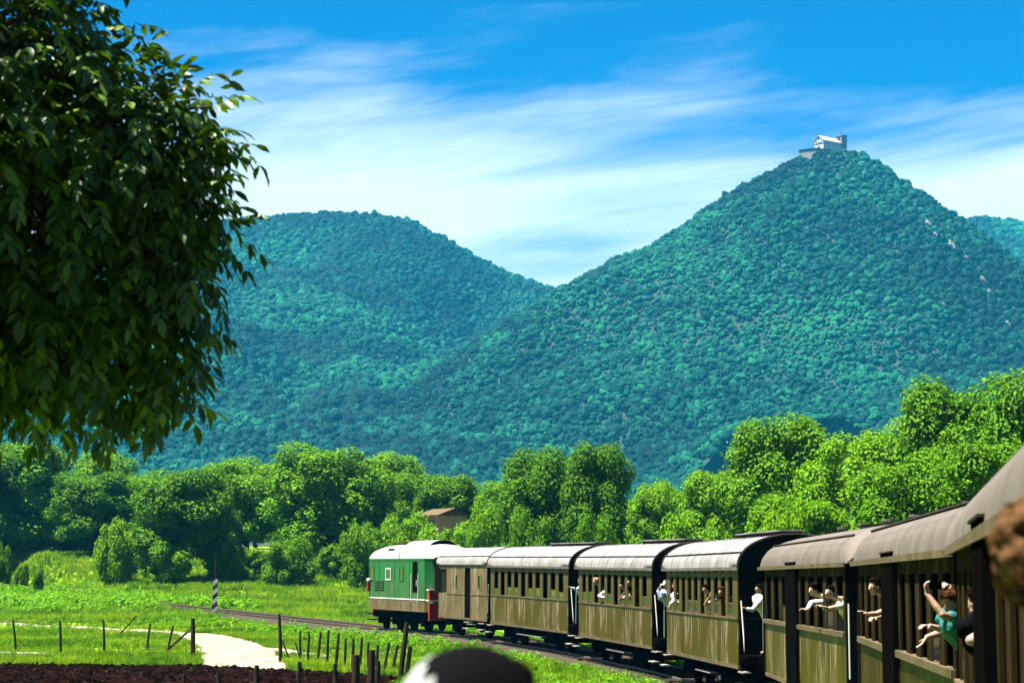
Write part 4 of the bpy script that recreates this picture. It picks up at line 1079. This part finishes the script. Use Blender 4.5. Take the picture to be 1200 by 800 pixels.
# ------------------------------------------------------------------ fence posts, striped post
POSTS = [  # base px, top px, thickness m, label
    (19, 763, 15, 726, .11, 'fence post with a small stone at its foot'), (72, 766, 70, 727, .12, 'straight fence post standing in the pale dirt strip'),
    (122, 765, 121, 726, .11, 'straight fence post next to the leaning stick'), (172, 762, 176, 730, .11, 'slightly leaning fence post near the braced corner post'),
    (196, 765, 203, 733, .11, 'leaning fence post joined to the diagonal brace'), (226, 771, 226, 724, .20, 'thick corner post with a diagonal brace'),
    (329, 776, 327, 719, .15, 'tall gate post across the dirt track from the braced corner post'),
    (352, 776, 352, 739, .10, 'thin paling next to the tall gate post'), (361, 778, 362, 740, .10, None), (372, 777, 376, 740, .11, 'paling leaning away from the thin one beside it'), (383, 780, 385, 738, .11, None), (393, 786, 397, 741, .12, None),
    (404, 786, 405, 747, .10, None), (413, 789, 414, 748, .11, None), (422, 786, 424, 747, .11, None), (430, 788, 432, 752, .09, None), (441, 786, 443, 755, .12, None), (449, 790, 456, 752, .11, None), (460, 786, 466, 755, .12, None),
    (468, 797, 477, 729, .19, 'tallest leaning post in front of the locomotive'), (475, 797, 481, 757, .15, 'short thick post against the tallest leaning post'),
    (350, 806, 351, 775, .16, None), (392, 806, 393, 777, .16, None), (416, 808, 417, 767, .26, 'thickest stump post where palings meet the ploughed field'), (434, 808, 436, 761, .24, 'tall thick post beside the thickest stump post'), (442, 804, 443, 774, .18, None), (300, 806, 301, 779, .17, None), (256, 808, 256, 788, .15, None), (216, 806, 216, 789, .13, None),
]
def posts():
    for i, (bx, by, tx, tp, th, lb) in enumerate(POSTS):
        g = ground_at(bx, by); t = P(tx, tp, g.y); h = t - g; r = random.Random(i)
        near = by > 800
        pt = [Vector((0, 0, -.25)), Vector((r.uniform(-.02, .02), 0, h.z * .4)) + h * 0 + Vector((h.x * .4, 0, 0)), Vector((h.x * .75 + r.uniform(-.015, .015), 0, h.z * .75)), Vector((h.x, 0, h.z))]
        m = MB().tube(pt, [th * .52, th * .5, th * .47, th * .42], 8)
        o = m.build('fence_post', M['post']); o.location = g
        lab = lb or ('stout old post at the edge of the ploughed field' if near else 'thin paling in the crooked row beside the railway')
        tag(o, lab, 'fence post', 'stout posts at the ploughed field' if near else ('palings beside the railway' if not lb else 'fence posts'))
    def stick(a, b, th, name, lb, mt='post', dz=0.0):
        g = ground_at(*a[:2]) if len(a) == 2 else Vector(a); p0 = P(a[0], a[1], g.y); p1 = P(b[0], b[1], g.y + dz)
        o = MB().tube([Vector((0, 0, 0)), (p1 - g) * .5 + Vector((0, 0, -.02)), p1 - g], [th, th * .9, th * .8], 7).build(name, M[mt]); o.location = g; tag(o, lb, 'stick'); return o
    stick((138, 745), (160, 721), .05, 'leaning_stick', 'bare stick leaning over the grass between fence posts')
    stick((193, 764), (224, 736), .06, 'fence_brace', 'diagonal brace nailed to the thick corner post')
    stick((340, 774), (331, 750), .04, 'fence_brace', 'thin brace leaning against the tall gate post')
    stick((343, 772), (384, 769), .07, 'fallen_rail', 'fallen pale rail lying between the palings', 'plank')
    stick((352, 772), (346, 752), .035, 'fence_brace', 'thin stick crossing behind the first paling')
    stick((453, 742), (462, 733), .07, 'sleeper_end', 'short broken stake beside the rails at the locomotive', 'plank')
    g = ground_at(251, 723); t = P(253, 678, g.y); h = t.z - g.z
    root = empty('striped_post', tuple(g), R(8)); tag(root, 'square railway post with black and white diagonal stripes', 'post')
    w = 6.5 / 2400 * g.y / 2
    MB().add([(-w, -w, -.2), (w, -w, -.2), (w, w, -.2), (-w, w, -.2), (-w * .85 + .05, -w * .85, h), (w * .85 + .05, -w * .85, h), (w * .85 + .05, w * .85, h), (-w * .85 + .05, w * .85, h)], [(0, 1, 5, 4), (1, 2, 6, 5), (2, 3, 7, 6), (3, 0, 4, 7), (4, 5, 6, 7)]).build('post', M['stripe'], root)
    MB().tube([(.05, 0, h - .1), (.05, 0, h + 1.4)], .055, 6).build('rod', M['post'], root)
posts()


# ------------------------------------------------------------------ church on the summit, rocks, far house
def church():
    base = Vector((PK.x, PK.y - 4, float(hill_front(np.array([PK.x]), np.array([PK.y - 4]))[0])))
    # the gable front turns to the left of the view, the long side to the right
    a = R(38); org = P(965, 173.5, 1850)
    root = empty('hilltop_church', (org.x, org.y, org.z), a); tag(root, 'white hilltop church with gabled front and square bell tower', 'church')
    W, Ln, H, G = 11.5, 25, 7.6, 4.8
    # local: front gable faces -x... long side faces -y
    n = MB(); n.add([(0, 0, -12), (Ln, 0, -12), (Ln, W, -12), (0, W, -12), (0, 0, H), (Ln, 0, H), (Ln, W, H), (0, W, H), (0, W / 2, H + G), (Ln, W / 2, H + G)], [(0, 1, 5, 4), (2, 3, 7, 6), (3, 0, 4, 8, 7), (1, 2, 6, 9, 5)])
    n.build('nave', M['plaster'], root)
    rf = MB(); e = .6
    for s in (0, 1):
        y0 = -e if s == 0 else W + e; zz = H - e * G / (W / 2)
        rf.add([(-e, y0, zz), (Ln + e, y0, zz), (Ln + e, W / 2, H + G), (-e, W / 2, H + G), (-e, y0, zz + .5), (Ln + e, y0, zz + .5), (Ln + e, W / 2, H + G + .5), (-e, W / 2, H + G + .5)], [(0, 1, 2, 3), (4, 5, 6, 7), (0, 1, 5, 4), (0, 3, 7, 4), (1, 2, 6, 5)])
    rf.build('roof', M['tile'], root)
    MB().box(-.8, -.5, -e, W + e, H - 1, H - .6).build('cornice', M['stone'], root)
    def wn(x0, x1, y0, y1, z0, z1): f = MB().box(x0, x1, y0, y1, z0, z1).build('window', M['glass'], root)
    for x in (6, 12, 18): wn(x, x + 1.6, -.1, .05, 4.2, 6.6)
    for x in (7, 17): wn(x, x + 1.2, -.1, .05, .6, 2.4)
    for y in (2.6, W / 2 - .5, 7.9): wn(-.1, .05, y, y + 1.1, 4.0, 6.4)
    wn(-.1, .05, W / 2 - .7, W / 2 + .7, 8.6, 11.0)
    MB().box(-.15, .05, W / 2 - 1.1, W / 2 + 1.1, -.5, 2.6).build('door', M['darkpaint'], root)
    tx = Ln - 1.5; tw = 7.0
    MB().box(tx, tx + tw, -1, tw - 1, -12, 3).build('bell_tower_base', M['plaster'], root)
    tz = MB()
    for (x0, x1, y0, y1) in ((tx, tx + 2.2, -1, 1.2), (tx + tw - 2.2, tx + tw, -1, 1.2), (tx, tx + 2.2, tw - 3.2, tw - 1), (tx + tw - 2.2, tx + tw, tw - 3.2, tw - 1)): tz.box(x0, x1, y0, y1, 3, 14.6)
    tz.box(tx + .3, tx + tw - .3, -.7, tw - 1.3, 3, 4.2).box(tx + .3, tx + tw - .3, -.7, tw - 1.3, 7.8, 9.4).box(tx + .3, tx + tw - .3, -.7, tw - 1.3, 13.2, 14.6)
    tz.build('bell_tower', M['stone'], root)
    MB().box(tx + 1.8, tx + tw - 1.8, .8, tw - 2.8, 3, 14.2).build('belfry_core', M['glass'], root)
    MB().box(tx - .5, tx + tw + .5, -1.5, tw - .5, 14.6, 15.6).build('tower_cornice', M['stone'], root)
    MB().box(tx - .2, tx + tw + .2, -1.2, tw - .8, 7.4, 7.8).build('string_course', M['stone'], root)
    MB().tube([(tx + tw / 2, tw / 2 - 1, 15.5), (tx + tw / 2, tw / 2 - 1, 19)], .25, 6).build('cross', M['darkpaint'], root)
    # terrace wall
    wl = MB(); a0 = P(936, 177, 1848); a1 = P(956, 174.5, 1840); a2 = P(977, 177, 1850)
    tr = empty('terrace_wall', (a0.x, a0.y, a0.z)); tag(tr, 'grey stone terrace wall below the hilltop church', 'wall')
    pts = [Vector((0, 0, 0)), a1 - a0, a2 - a0]
    for p, q in zip(pts[:-1], pts[1:]):
        d = (q - p); nn = Vector((d.y, -d.x, 0)).normalized()
        wl.add([p + nn * .5 - Vector((0, 0, 12)), q + nn * .5 - Vector((0, 0, 12)), q - Vector((0, 0, 0)), p, p - nn * 1.2, q - nn * 1.2, q - nn * 1.2 - Vector((0, 0, 12)), p - nn * 1.2 - Vector((0, 0, 12))], [(0, 1, 2, 3), (3, 2, 5, 4), (4, 5, 6, 7), (0, 3, 4, 7), (1, 6, 5, 2)])
    wl.build('wall', M['stone'], tr)
    tp = MB()
    for p, q in zip(pts[:-1], pts[1:]):
        d = (q - p); nn = Vector((d.y, -d.x, 0)).normalized()
        tp.add([p + nn * .6, q + nn * .6, q + nn * .6 + Vector((0, 0, .9)), p + nn * .6 + Vector((0, 0, .9)), p - nn * 1.3, q - nn * 1.3, q - nn * 1.3 + Vector((0, 0, .9)), p - nn * 1.3 + Vector((0, 0, .9))], [(0, 1, 2, 3), (3, 2, 6, 7), (5, 4, 7, 6), (0, 3, 7, 4), (1, 5, 6, 2)])
    tp.build('coping', M['darkpaint'], tr)
church()

def rocks():
    spots = [(1088, 262, 7, 'long pale rock face high on the cone hill'), (1096, 275, 5, 'small pale rock below the highest rock face'), (1116, 288, 9, 'broad grey rock face on the cone hill flank'),
             (1133, 302, 4, 'small rock beside the broad rock face'), (1152, 328, 6, 'upper rock of the narrow pale scree line'), (1160, 343, 6, 'lower rock of the narrow pale scree line'), (1106, 357, 4, 'lone white rock among the hill trees'), (1182, 380, 5, 'lowest pale rock on the cone hill')]
    for i, (px, py, s, lb) in enumerate(spots):
        Ys = np.linspace(1150, 2100, 1500); pt = [P(px, py, y) for y in Ys]
        z = hill_front(np.array([p.x for p in pt]), Ys); j = next((k for k in range(len(Ys)) if pt[k].z < z[k] + 6), None)
        if j is None: continue
        p = pt[j]; bm = bmesh.new(); bmesh.ops.create_icosphere(bm, subdivisions=4, radius=1)
        for v in bm.verts:
            q = v.co.copy(); n_ = mnoise.noise(q * 1.6 + Vector((i * 9, 0, 0))) * .5 + mnoise.noise(q * 4 + Vector((0, i * 5, 0))) * .22
            v.co = q * (1 + n_); v.co.x *= .55; v.co.z *= 1.0
        m = bpy.data.meshes.new('rock'); bm.to_mesh(m); bm.free(); m.materials.append(M['rock'])
        o = link('rock_outcrop', m, None, None, p, (0, R(-32), 0), (s * .45, s * .45, s * .55)); tag(o, lb, 'rock', 'pale rocks on the cone hill')
rocks()

def house():
    Y = 216; a = P(500, 600, Y); b = P(540, 600, Y); x = (a.x + b.x) / 2; z = gz(x, Y); top = P(520, 604, Y).z
    root = empty('farmhouse', (x, Y, z), R(-48)); tag(root, 'pink rendered farmhouse half hidden among the trees', 'house'); h = top - z; w = 1.45; d = 2.0
    MB().box(-w, w, -d, d, -.5, h).build('wall', M['pink'], root)
    MB().add([(-w - .4, -d - .4, h), (w + .4, -d - .4, h), (w + .4, d + .4, h), (-w - .4, d + .4, h), (-w - .4, 0, h + .75), (w + .4, 0, h + .75)], [(0, 1, 5, 4), (2, 3, 4, 5), (0, 4, 3), (1, 2, 5), (0, 3, 2, 1)]).build('roof', M['ledge'], root)
    for xx in (.35,):
        for zz in (h - 1.9, h - 5):
            if zz > .6: f = MB().box(xx - .55, xx + .55, -d - .05, -d + .02, zz, zz + 1.4).build('window', M['stone'], root); MB().box(xx - .45, xx + .45, -d - .07, -d - .05, zz + .1, zz + 1.3).build('pane', M['glass'], f)
house()


# ------------------------------------------------------------------ passengers
_pending = []      # (object, voxel) to be turned into one continuous skin in one pass
def skinned(name, mb, mt, parent, voxel):
    o = mb.build(name, mt, parent); md = o.modifiers.new('skin', 'REMESH'); md.mode = 'VOXEL'; md.voxel_size = voxel; md.use_smooth_shade = True
    s = o.modifiers.new('soft', 'SMOOTH'); s.factor = .5; s.iterations = 3 if voxel < .01 else 2
    _pending.append(o); return o
def finish_skins():
    dg = bpy.context.evaluated_depsgraph_get()
    new = [(o, bpy.data.meshes.new_from_object(o.evaluated_get(dg))) for o in _pending]
    for o, m in new:
        o.modifiers.clear(); o.data = m
        if o.name.startswith(('shirt', 'trousers', 'hair')):      # creases in cloth, strands in hair
            amp, fr = (.011, 15) if not o.name.startswith('hair') else (.008, 45)
            nv = len(m.vertices); co = np.empty(nv * 3, np.float32); m.vertices.foreach_get('co', co); co = co.reshape(-1, 3); nn = np.empty(nv * 3, np.float32); m.vertices.foreach_get('normal', nn); nn = nn.reshape(-1, 3)
            q = co.astype(float) * fr; dd = fbm(q[:, 0] + .7 * q[:, 2], q[:, 1] - .6 * q[:, 2] + 50, 2)
            m.vertices.foreach_set('co', (co + nn * (dd * amp * 1.4)[:, None]).ravel().astype(np.float32)); m.update()
def limb(mb, pts, rad):
    mb.tube(pts, rad, 10)
    for p, r in zip(pts, rad): mb.ball(p, r, r, r, 10, 6)
def hand(mb, wrist, tip, palm, k=1.0, curl=.5):
    w = Vector(wrist); d = (Vector(tip) - w).normalized(); n = Vector(palm); n = (n - d * n.dot(d)).normalized(); s = d.cross(n)
    c = w + d * .045 * k
    for q in (-.026, -.009, .009, .026): limb(mb, [w + s * q * .5 * k, w + d * .085 * k + s * q * k], [.014 * k, .0125 * k])
    for q, l in ((-.030, .062), (-.010, .076), (.010, .080), (.030, .070)):
        b = w + d * .088 * k + s * q * k; m1 = b + (d * (1 - .25 * curl) + n * curl * .8 + s * q * 1.6).normalized() * l * .52 * k; e = m1 + (d * (1 - curl) + n * curl * 1.3 + s * q).normalized() * l * .48 * k
        limb(mb, [b, m1, e], [.0098 * k, .009 * k, .0075 * k])
    b = w + d * .03 * k + s * .026 * k; m1 = b + (s * .8 + d * .6 + n * .35).normalized() * .04 * k; e = m1 + (s * .25 + d * .9 + n * .5).normalized() * .034 * k
    limb(mb, [b, m1, e], [.0135 * k, .011 * k, .009 * k])

def person(coach, head, face, chest, arms, label, hair='hair_dark', shirt='shirt_white', skin='skin', voxel=.012, k=1.0, hairstyle='short', sleeves='short', pelvis_in=.35, cap=None, chest_in=.0):
    """head and chest: photograph pixel + depth; arms: lists of (shoulder side, elbow, wrist, fingertip) points; k: body scale"""
    Hd = P(*head); Ch = P(*chest); o2, th, L, z0, rx = frame(coach)
    inward = Vector((math.cos(th), -math.sin(th), 0)); floor = railz(Hd.y) + 1.2
    Ch = Ch + inward * chest_in
    pel = Vector((Ch.x, Ch.y, 0)) + inward * pelvis_in; pel.z = max(floor + .55 * k, Ch.z - .46 * k)
    root = empty('person', (pel.x, pel.y, floor)); tag(root, label, 'person', 'passengers leaning from the train'); org = Vector((pel.x, pel.y, floor))
    T = lambda v: Vector(v) - org
    f = Vector(face).normalized(); up = Vector((0, 0, 1)); sx = f.cross(up).normalized(); fu = sx.cross(f)
    R3 = Matrix((sx, f, fu)).transposed()          # local x = person's right, y = facing, z = up
    hc = T(Hd); ch = T(Ch); pv = T(pel)
    def H(x, y, z): return hc + R3 @ Vector((x, y, z)) * k
    mb = MB()
    def eball(m, c, rx_, ry_, rz_, nu=16, nv=12):
        a = len(m.v); m.ball((0, 0, 0), rx_ * k, ry_ * k, rz_ * k, nu, nv)
        for i in range(a, len(m.v)): m.v[i] = tuple(H(*c) + R3 @ Vector(m.v[i]))
    eball(mb, (0, -.012, .025), .074, .094, .096); eball(mb, (0, .028, -.052), .053, .058, .062); eball(mb, (0, .045, -.005), .056, .048, .07)
    mb.tube([H(0, .085, .018), H(0, .108, -.022), H(0, .088, -.034)], [.008 * k, .016 * k, .012 * k], 8); eball(mb, (0, .100, -.022), .017, .016, .014, 8, 6)
    for s in (-1, 1): eball(mb, (s * .076, -.008, -.006), .010, .022, .032, 8, 6)
    eball(mb, (0, .082, -.058), .022, .014, .010, 8, 6)
    nb = ch + Vector((0, 0, .15 * k)); limb(mb, [H(0, -.02, -.06), (H(0, -.03, -.10) + nb) / 2, nb], [.052 * k, .05 * k, .058 * k])
    ax = (hc - ch); side = Vector((f.x, f.y, 0)).cross(up).normalized() if abs(f.z) < .95 else inward
    waist = (ch * .45 + pv * .55)
    trunk_pts = [pv, waist, ch, ch + Vector((0, 0, .10 * k))]; trunk_r = [.135 * k, .118 * k, .145 * k, .10 * k]
    limb(mb, trunk_pts, trunk_r)
    sh = MB(); limb(sh, trunk_pts, [r + .012 for r in trunk_r])
    used = 0
    for arm in arms:
        s, el, wr, tip = arm[:4]; curl = arm[4] if len(arm) > 4 else .5; pn = arm[5] if len(arm) > 5 else (0, 0, -1)
        S = ch + side * s * .165 * k + Vector((0, 0, .075 * k)); E = T(P(*el)); Wp = T(P(*wr)); Tp = T(P(*tip))
        # keep real bone lengths while following the drawn direction
        ua = (E - S); fa = (Wp - E)
        limb(mb, [S, S.lerp(E, .5), E, E.lerp(Wp, .35), Wp], [.055 * k, .047 * k, .040 * k, .040 * k, .027 * k]); hand(mb, Wp, Tp, pn, k, curl)
        limb(sh, [S + (ch - S) * .3, S, S.lerp(E, .62 if sleeves == 'short' else 1.0)], [.075 * k, .070 * k, .060 * k])
        if sleeves == 'long': limb(sh, [E, E.lerp(Wp, .85)], [.056 * k, .045 * k])
        used += 1
    for s in (-1, 1):
        if not any((a[0] > 0) == (s > 0) for a in arms):     # arm at rest inside
            S = ch + side * s * .165 * k + Vector((0, 0, .075 * k)); E = S + Vector((0, 0, -.26 * k)) + inward * .06; Wp = E + inward * .15 + Vector((0, 0, -.14 * k))
            limb(mb, [S, E, Wp], [.052 * k, .040 * k, .027 * k]); hand(mb, Wp, Wp + Vector((0, 0, -.1)), inward, k); limb(sh, [S, S.lerp(E, .7)], [.068 * k, .058 * k])
        hip = pv + side * s * .09 * k + Vector((0, 0, -.03)); kn = Vector((hip.x, hip.y, hip.z * .52)) + inward * .03; ft = Vector((hip.x, hip.y, .07))
        limb(mb, [hip, kn, ft], [.09 * k, .058 * k, .04 * k]); limb(mb, [ft, ft - inward * .14 + Vector((0, 0, -.025))], [.042 * k, .035 * k])
    skinned('body', mb, M[skin], root, voxel); skinned('shirt', sh, M[shirt], root, voxel * 1.2)
    tr = MB()
    for s in (-1, 1):
        hip = pv + side * s * .09 * k + Vector((0, 0, -.03)); kn = Vector((hip.x, hip.y, hip.z * .52)) + inward * .03; ft = Vector((hip.x, hip.y, .10)); limb(tr, [pv, hip, kn, ft], [.135 * k, .102 * k, .075 * k, .062 * k])
    skinned('trousers', tr, M['shirt_dark'], root, .018)
    for s in (-1, 1):
        e = MB(); eball(e, (s * .030, .088, .012), .012, .008, .007, 8, 6); e.build('eye', M['black'], root, True)
    e = MB(); eball(e, (0, .094, -.060), .021, .006, .005, 8, 6); e.build('mouth', M['shirt_red'], root, True)
    # hair
    hm = MB(); rr = random.Random(len(label))
    if hairstyle in ('short', 'long'):
        eball(hm, (0, -.026, .042), .084, .094, .094)
        eball(hm, (0, .045, .098), .066, .038, .028)
        for s in (-1, 1): eball(hm, (s * .068, -.02, .02), .018, .04, .055, 10, 8)
        for i in range(26):
            a = rr.uniform(0, 6.28); b = rr.uniform(.1, 1.3); q = (math.sin(b) * math.cos(a) * .083, -.026 + math.sin(b) * math.sin(a) * .092, .042 + math.cos(b) * .093); eball(hm, q, .020, .026, .013, 6, 5)
        if hairstyle == 'long':
            limb(hm, [H(0, -.08, .03), H(0, -.095, -.10), H(0, -.085, -.24)], [.07 * k, .075 * k, .05 * k])
            for s in (-1, 1): limb(hm, [H(s * .06, -.04, .03), H(s * .075, -.03, -.10), H(s * .07, -.02, -.20)], [.035 * k, .04 * k, .025 * k])
    else:
        for i in range(420):
            v = Vector((rr.gauss(0, 1), rr.gauss(0, 1), rr.gauss(0, 1))).normalized()
            if v.y > .55 and v.z < .45: continue
            q = Vector((v.x * .112, -.035 + v.y * .11, -.025 + v.z * .15)) * rr.uniform(.82, 1.26); r_ = rr.uniform(.010, .022); eball(hm, tuple(q), r_, r_, r_ * 1.3, 6, 5)
        eball(hm, (0, -.03, .02), .088, .098, .10)
    if cap: hm.v = [tuple(H(0, -.01, .0) + (Vector(p) - H(0, -.01, .0)) * .86) for p in hm.v]
    skinned('hair', hm, M[hair], root, voxel if hairstyle != 'curly' else .009)
    if cap:
        cm = MB(); n = 20
        for i in range(7):
            t = i / 6 * math.pi / 2
            for j in range(n): a = 2 * math.pi * j / n; cm.v.append(tuple(H(.094 * math.cos(t) * math.cos(a), -.012 + .108 * math.cos(t) * math.sin(a), .028 + .105 * math.sin(t))))
        for i in range(6):
            for j in range(n): cm.f.append((i * n + j, i * n + (j + 1) % n, (i + 1) * n + (j + 1) % n, (i + 1) * n + j))
        fp = MB(); fp.v = [tuple(H(0, -.012, .028) + (Vector(p) - H(0, -.012, .028)) * 1.012) for p in cm.v]
        fp.f = [q for q in cm.f if sum((R3.transposed() @ (Vector(cm.v[i]) - hc)).y for i in q) / 4 > .022 * k]
        c = cm.build('cap', M[cap[0]], root, True); fp.build('cap_front_panel', M[cap[1]], c, True)
        br = MB(); m_ = 13
        for lay in (0, 1):
            for i in range(m_):
                a = math.pi * (.06 + .88 * i / (m_ - 1)); ca, sa = math.cos(a), math.sin(a)
                br.v.append(tuple(H(.092 * ca, -.012 + .104 * sa, .034 - .006 * lay))); br.v.append(tuple(H(.088 * ca, .0 + .105 * sa + .085 * sa ** .6, .012 - .03 * abs(ca) - .006 * lay)))
        for i in range(m_ - 1):
            a, b = 2 * i, 2 * i + 2; br.f += [(a, a + 1, b + 1, b), (2 * m_ + a, 2 * m_ + b, 2 * m_ + b + 1, 2 * m_ + a + 1), (a + 1, 2 * m_ + a + 1, 2 * m_ + b + 1, b + 1)]
        br.build('cap_brim', M[cap[1]], c, True)
    return root

# the boy in teal and those nearest to him
D = 20.55
person('c6', (1113, 706, D), (-.75, -.62, -.42), (1117, 733, D + .05), [(-1, (1104, 720, D - .22), (1086, 695, D - .12), (1083, 683, D - .12), .9, (1, 0, 0)), (1, (1122, 704, D + .22), (1113, 687, D + .1), (1105, 681, D), .9, (-.5, 0, -.8))],
       'boy in a teal shirt leaning out with both arms raised holding a camera', 'hair_brown', 'teal', 'skin', .0065, .92, pelvis_in=.32)
cm = empty('camera_device', P(1096, 686, D - .06), 0.25); tag(cm, 'small black camera held up by the boy in teal', 'camera')
MB().box(-.065, .065, -.018, .018, -.035, .04).build('body', M['black'], cm); MB().tube([(0, .018, 0), (0, .055, 0)], .026, 12).build('lens', M['glass'], cm)
person('c6', (1123, 716, 21.6), (-.8, -.3, -.1), (1121, 744, 21.5), [(-1, (1107, 738, 21.3), (1090, 733, 21.2), (1080, 732, 21.15), .5, (0, 0, -1)), (1, (1100, 742, 21.5), (1086, 746, 21.4), (1079, 756, 21.4), .3, (-1, 0, 0))],
       'passenger behind the boy with bare forearms resting out of the window', 'hair_dark', 'shirt_dark', 'skin_pale', .008, .95, chest_in=.24, pelvis_in=.4)
person('c6', (1025, 687, 29.6), (-.85, -.5, -.12), (1031, 713, 29.8), [(-1, (1026, 719, 29.4), (1018, 719, 29.3), (1011, 716, 29.3), .3, (0, 0, -1)), (1, (1034, 722, 29.9), (1026, 724, 29.7), (1019, 723, 29.6), .7, (0, 0, -1))],
       'dark haired passenger with clasped hands out of a brown carriage window', 'hair_dark', 'shirt_dark', 'skin_pale', .009, 1.0, chest_in=.24)
person('c5', (953, 691, 39.6), (-.8, -.5, -.1), (957, 709, 39.6), [(-1, (951, 706, 39.2), (946, 714, 39.0), (942, 713, 39.0), .5, (0, 0, -1)), (1, (972, 707, 39.5), (962, 706, 39.3), (955, 710, 39.2), .5, (0, 0, -1))],
       'passenger in white leaning folded arms on an olive carriage window', 'hair_dark', 'shirt_white', 'skin_pale', .012, 1.0, chest_in=.24, sleeves='long')
person('c5', (972, 694, 36.9), (-.8, -.6, 0), (976, 711, 37.0), [(-1, (970, 713, 36.8), (965, 711, 36.6), (961, 709, 36.6))], 'passenger in a white top beside the folded arms', 'hair_dark', 'shirt_white', 'skin_pale', .014, .95, chest_in=.24)
person('c4', (845, 693, 53.6), (-.5, -.8, -.1), (848, 706, 53.7), [], 'woman with long brown hair at an olive carriage window', 'hair_brown', 'shirt_brown', 'skin', .014, 1.0, 'long', chest_in=.24, pelvis_in=.2)
person('c4', (827, 690, 55.7), (-.8, -.5, -.1), (829, 704, 55.6), [(-1, (826, 708, 55.4), (830, 701, 55.3), (832, 697, 55.3))], 'dark haired passenger in white beside the woman with long hair', 'hair_dark', 'shirt_white', 'skin', .014, 1.0, chest_in=.24, pelvis_in=.25)
person('c4', (781, 684, 62.6), (-.95, .2, -.1), (778, 698, 62.6), [(-1, (774, 699, 62.3), (771, 691, 62.3), (773, 686, 62.3)), (1, (773, 701, 62.9), (771, 690, 62.8), (774, 686, 62.7))],
       'man in a white cap and pale blue shirt photographing from the carriage platform', 'hair_white', 'shirt_blue', 'skin', .012, 1.05, sleeves='long', cap=('shirt_white', 'shirt_white'))
person('c4', (791, 686, 61.2), (-.8, -.5, -.2), (792, 700, 61.2), [(-1, (789, 704, 60.9), (785, 708, 60.8), (783, 711, 60.8))], 'passenger in a white shirt beside the white-capped man', 'hair_brown', 'shirt_white', 'skin_pale', .014, 1.0, sleeves='long')
person('c3', (698, 681, 72.6), (-.8, -.5, 0), (700, 694, 72.5), [(-1, (702, 698, 72.0), (709, 700, 71.7), (713, 699, 71.6))], 'blond passenger with a white sleeved arm out of the window', 'hair_blond', 'shirt_white', 'skin_pale', .014, 1.0, chest_in=.24, sleeves='long')
person('c3', (729, 686, 69.0), (-.8, -.5, 0), (729, 699, 68.9), [(-1, (726, 702, 68.6), (729, 697, 68.5), (731, 693, 68.5))], 'passenger in white raising one hand at a window', 'hair_dark', 'shirt_white', 'skin', .014, 1.0, chest_in=.24)
person('c3', (738, 682, 67.9), (-.8, -.5, 0), (739, 695, 67.9), [], 'passenger in a dark red shirt at an olive gold carriage window', 'hair_dark', 'shirt_red', 'skin', .014, 1.0, chest_in=.24, pelvis_in=.2)
person('c2', (680, 680, 77.6), (-.8, .4, 0), (680, 692, 77.6), [(-1, (675, 690, 77.3), (669, 688, 77.2), (665, 686, 77.2))], 'passenger stretching a pale blue sleeved arm from a carriage platform', 'hair_dark', 'shirt_blue', 'skin', .014, 1.0, sleeves='long', pelvis_in=.2)
person('c5', (889, 690, 50.5), (-.8, -.5, 0), (889, 704, 50.5), [(-1, (882, 714, 50.3), (875, 713, 50.2), (868, 709, 50.1))], 'passenger reaching a white sleeved arm across the dark gap between carriages', 'hair_dark', 'shirt_white', 'skin', .014, 1.0, sleeves='long', pelvis_in=.25)
person('c7', (1147, 706, 15.2), (-.5, .8, -.1), (1149, 745, 15.2), [(-1, (1132, 744, 15.9), (1141, 741, 15.9), (1149, 742, 15.9), .6), (1, (1137, 750, 15.0), (1147, 752, 15.0), (1155, 750, 15.1), .6)], 'passenger with both elbows out of the dark brown carriage', 'hair_dark', 'shirt_dark', 'skin_pale', .009, .95, pelvis_in=.5)
person('c7', (1199, 640, 4.3), (-.35, .9, -.1), (1310, 735, 4.5), [(-1, (1290, 800, 4.5), (1310, 790, 4.7), (1325, 780, 4.8))], 'passenger with curly auburn hair leaning out and looking along the train', 'hair_auburn', 'shirt_dark', 'skin', .009, .62, 'curly', pelvis_in=.3)
person('c7', (548, 868, 2.95), (-.93, .05, -.28), (690, 1020, 2.75), [(-1, (700, 1240, 2.75), (800, 1350, 2.9), (840, 1350, 3.0))], 'passenger in a black cap with pale brim leaning out below the window', 'hair_dark', 'shirt_dark', 'skin', .009, 1.0, pelvis_in=.75, cap=('shirt_dark', 'cap_grey'))
finish_skins()
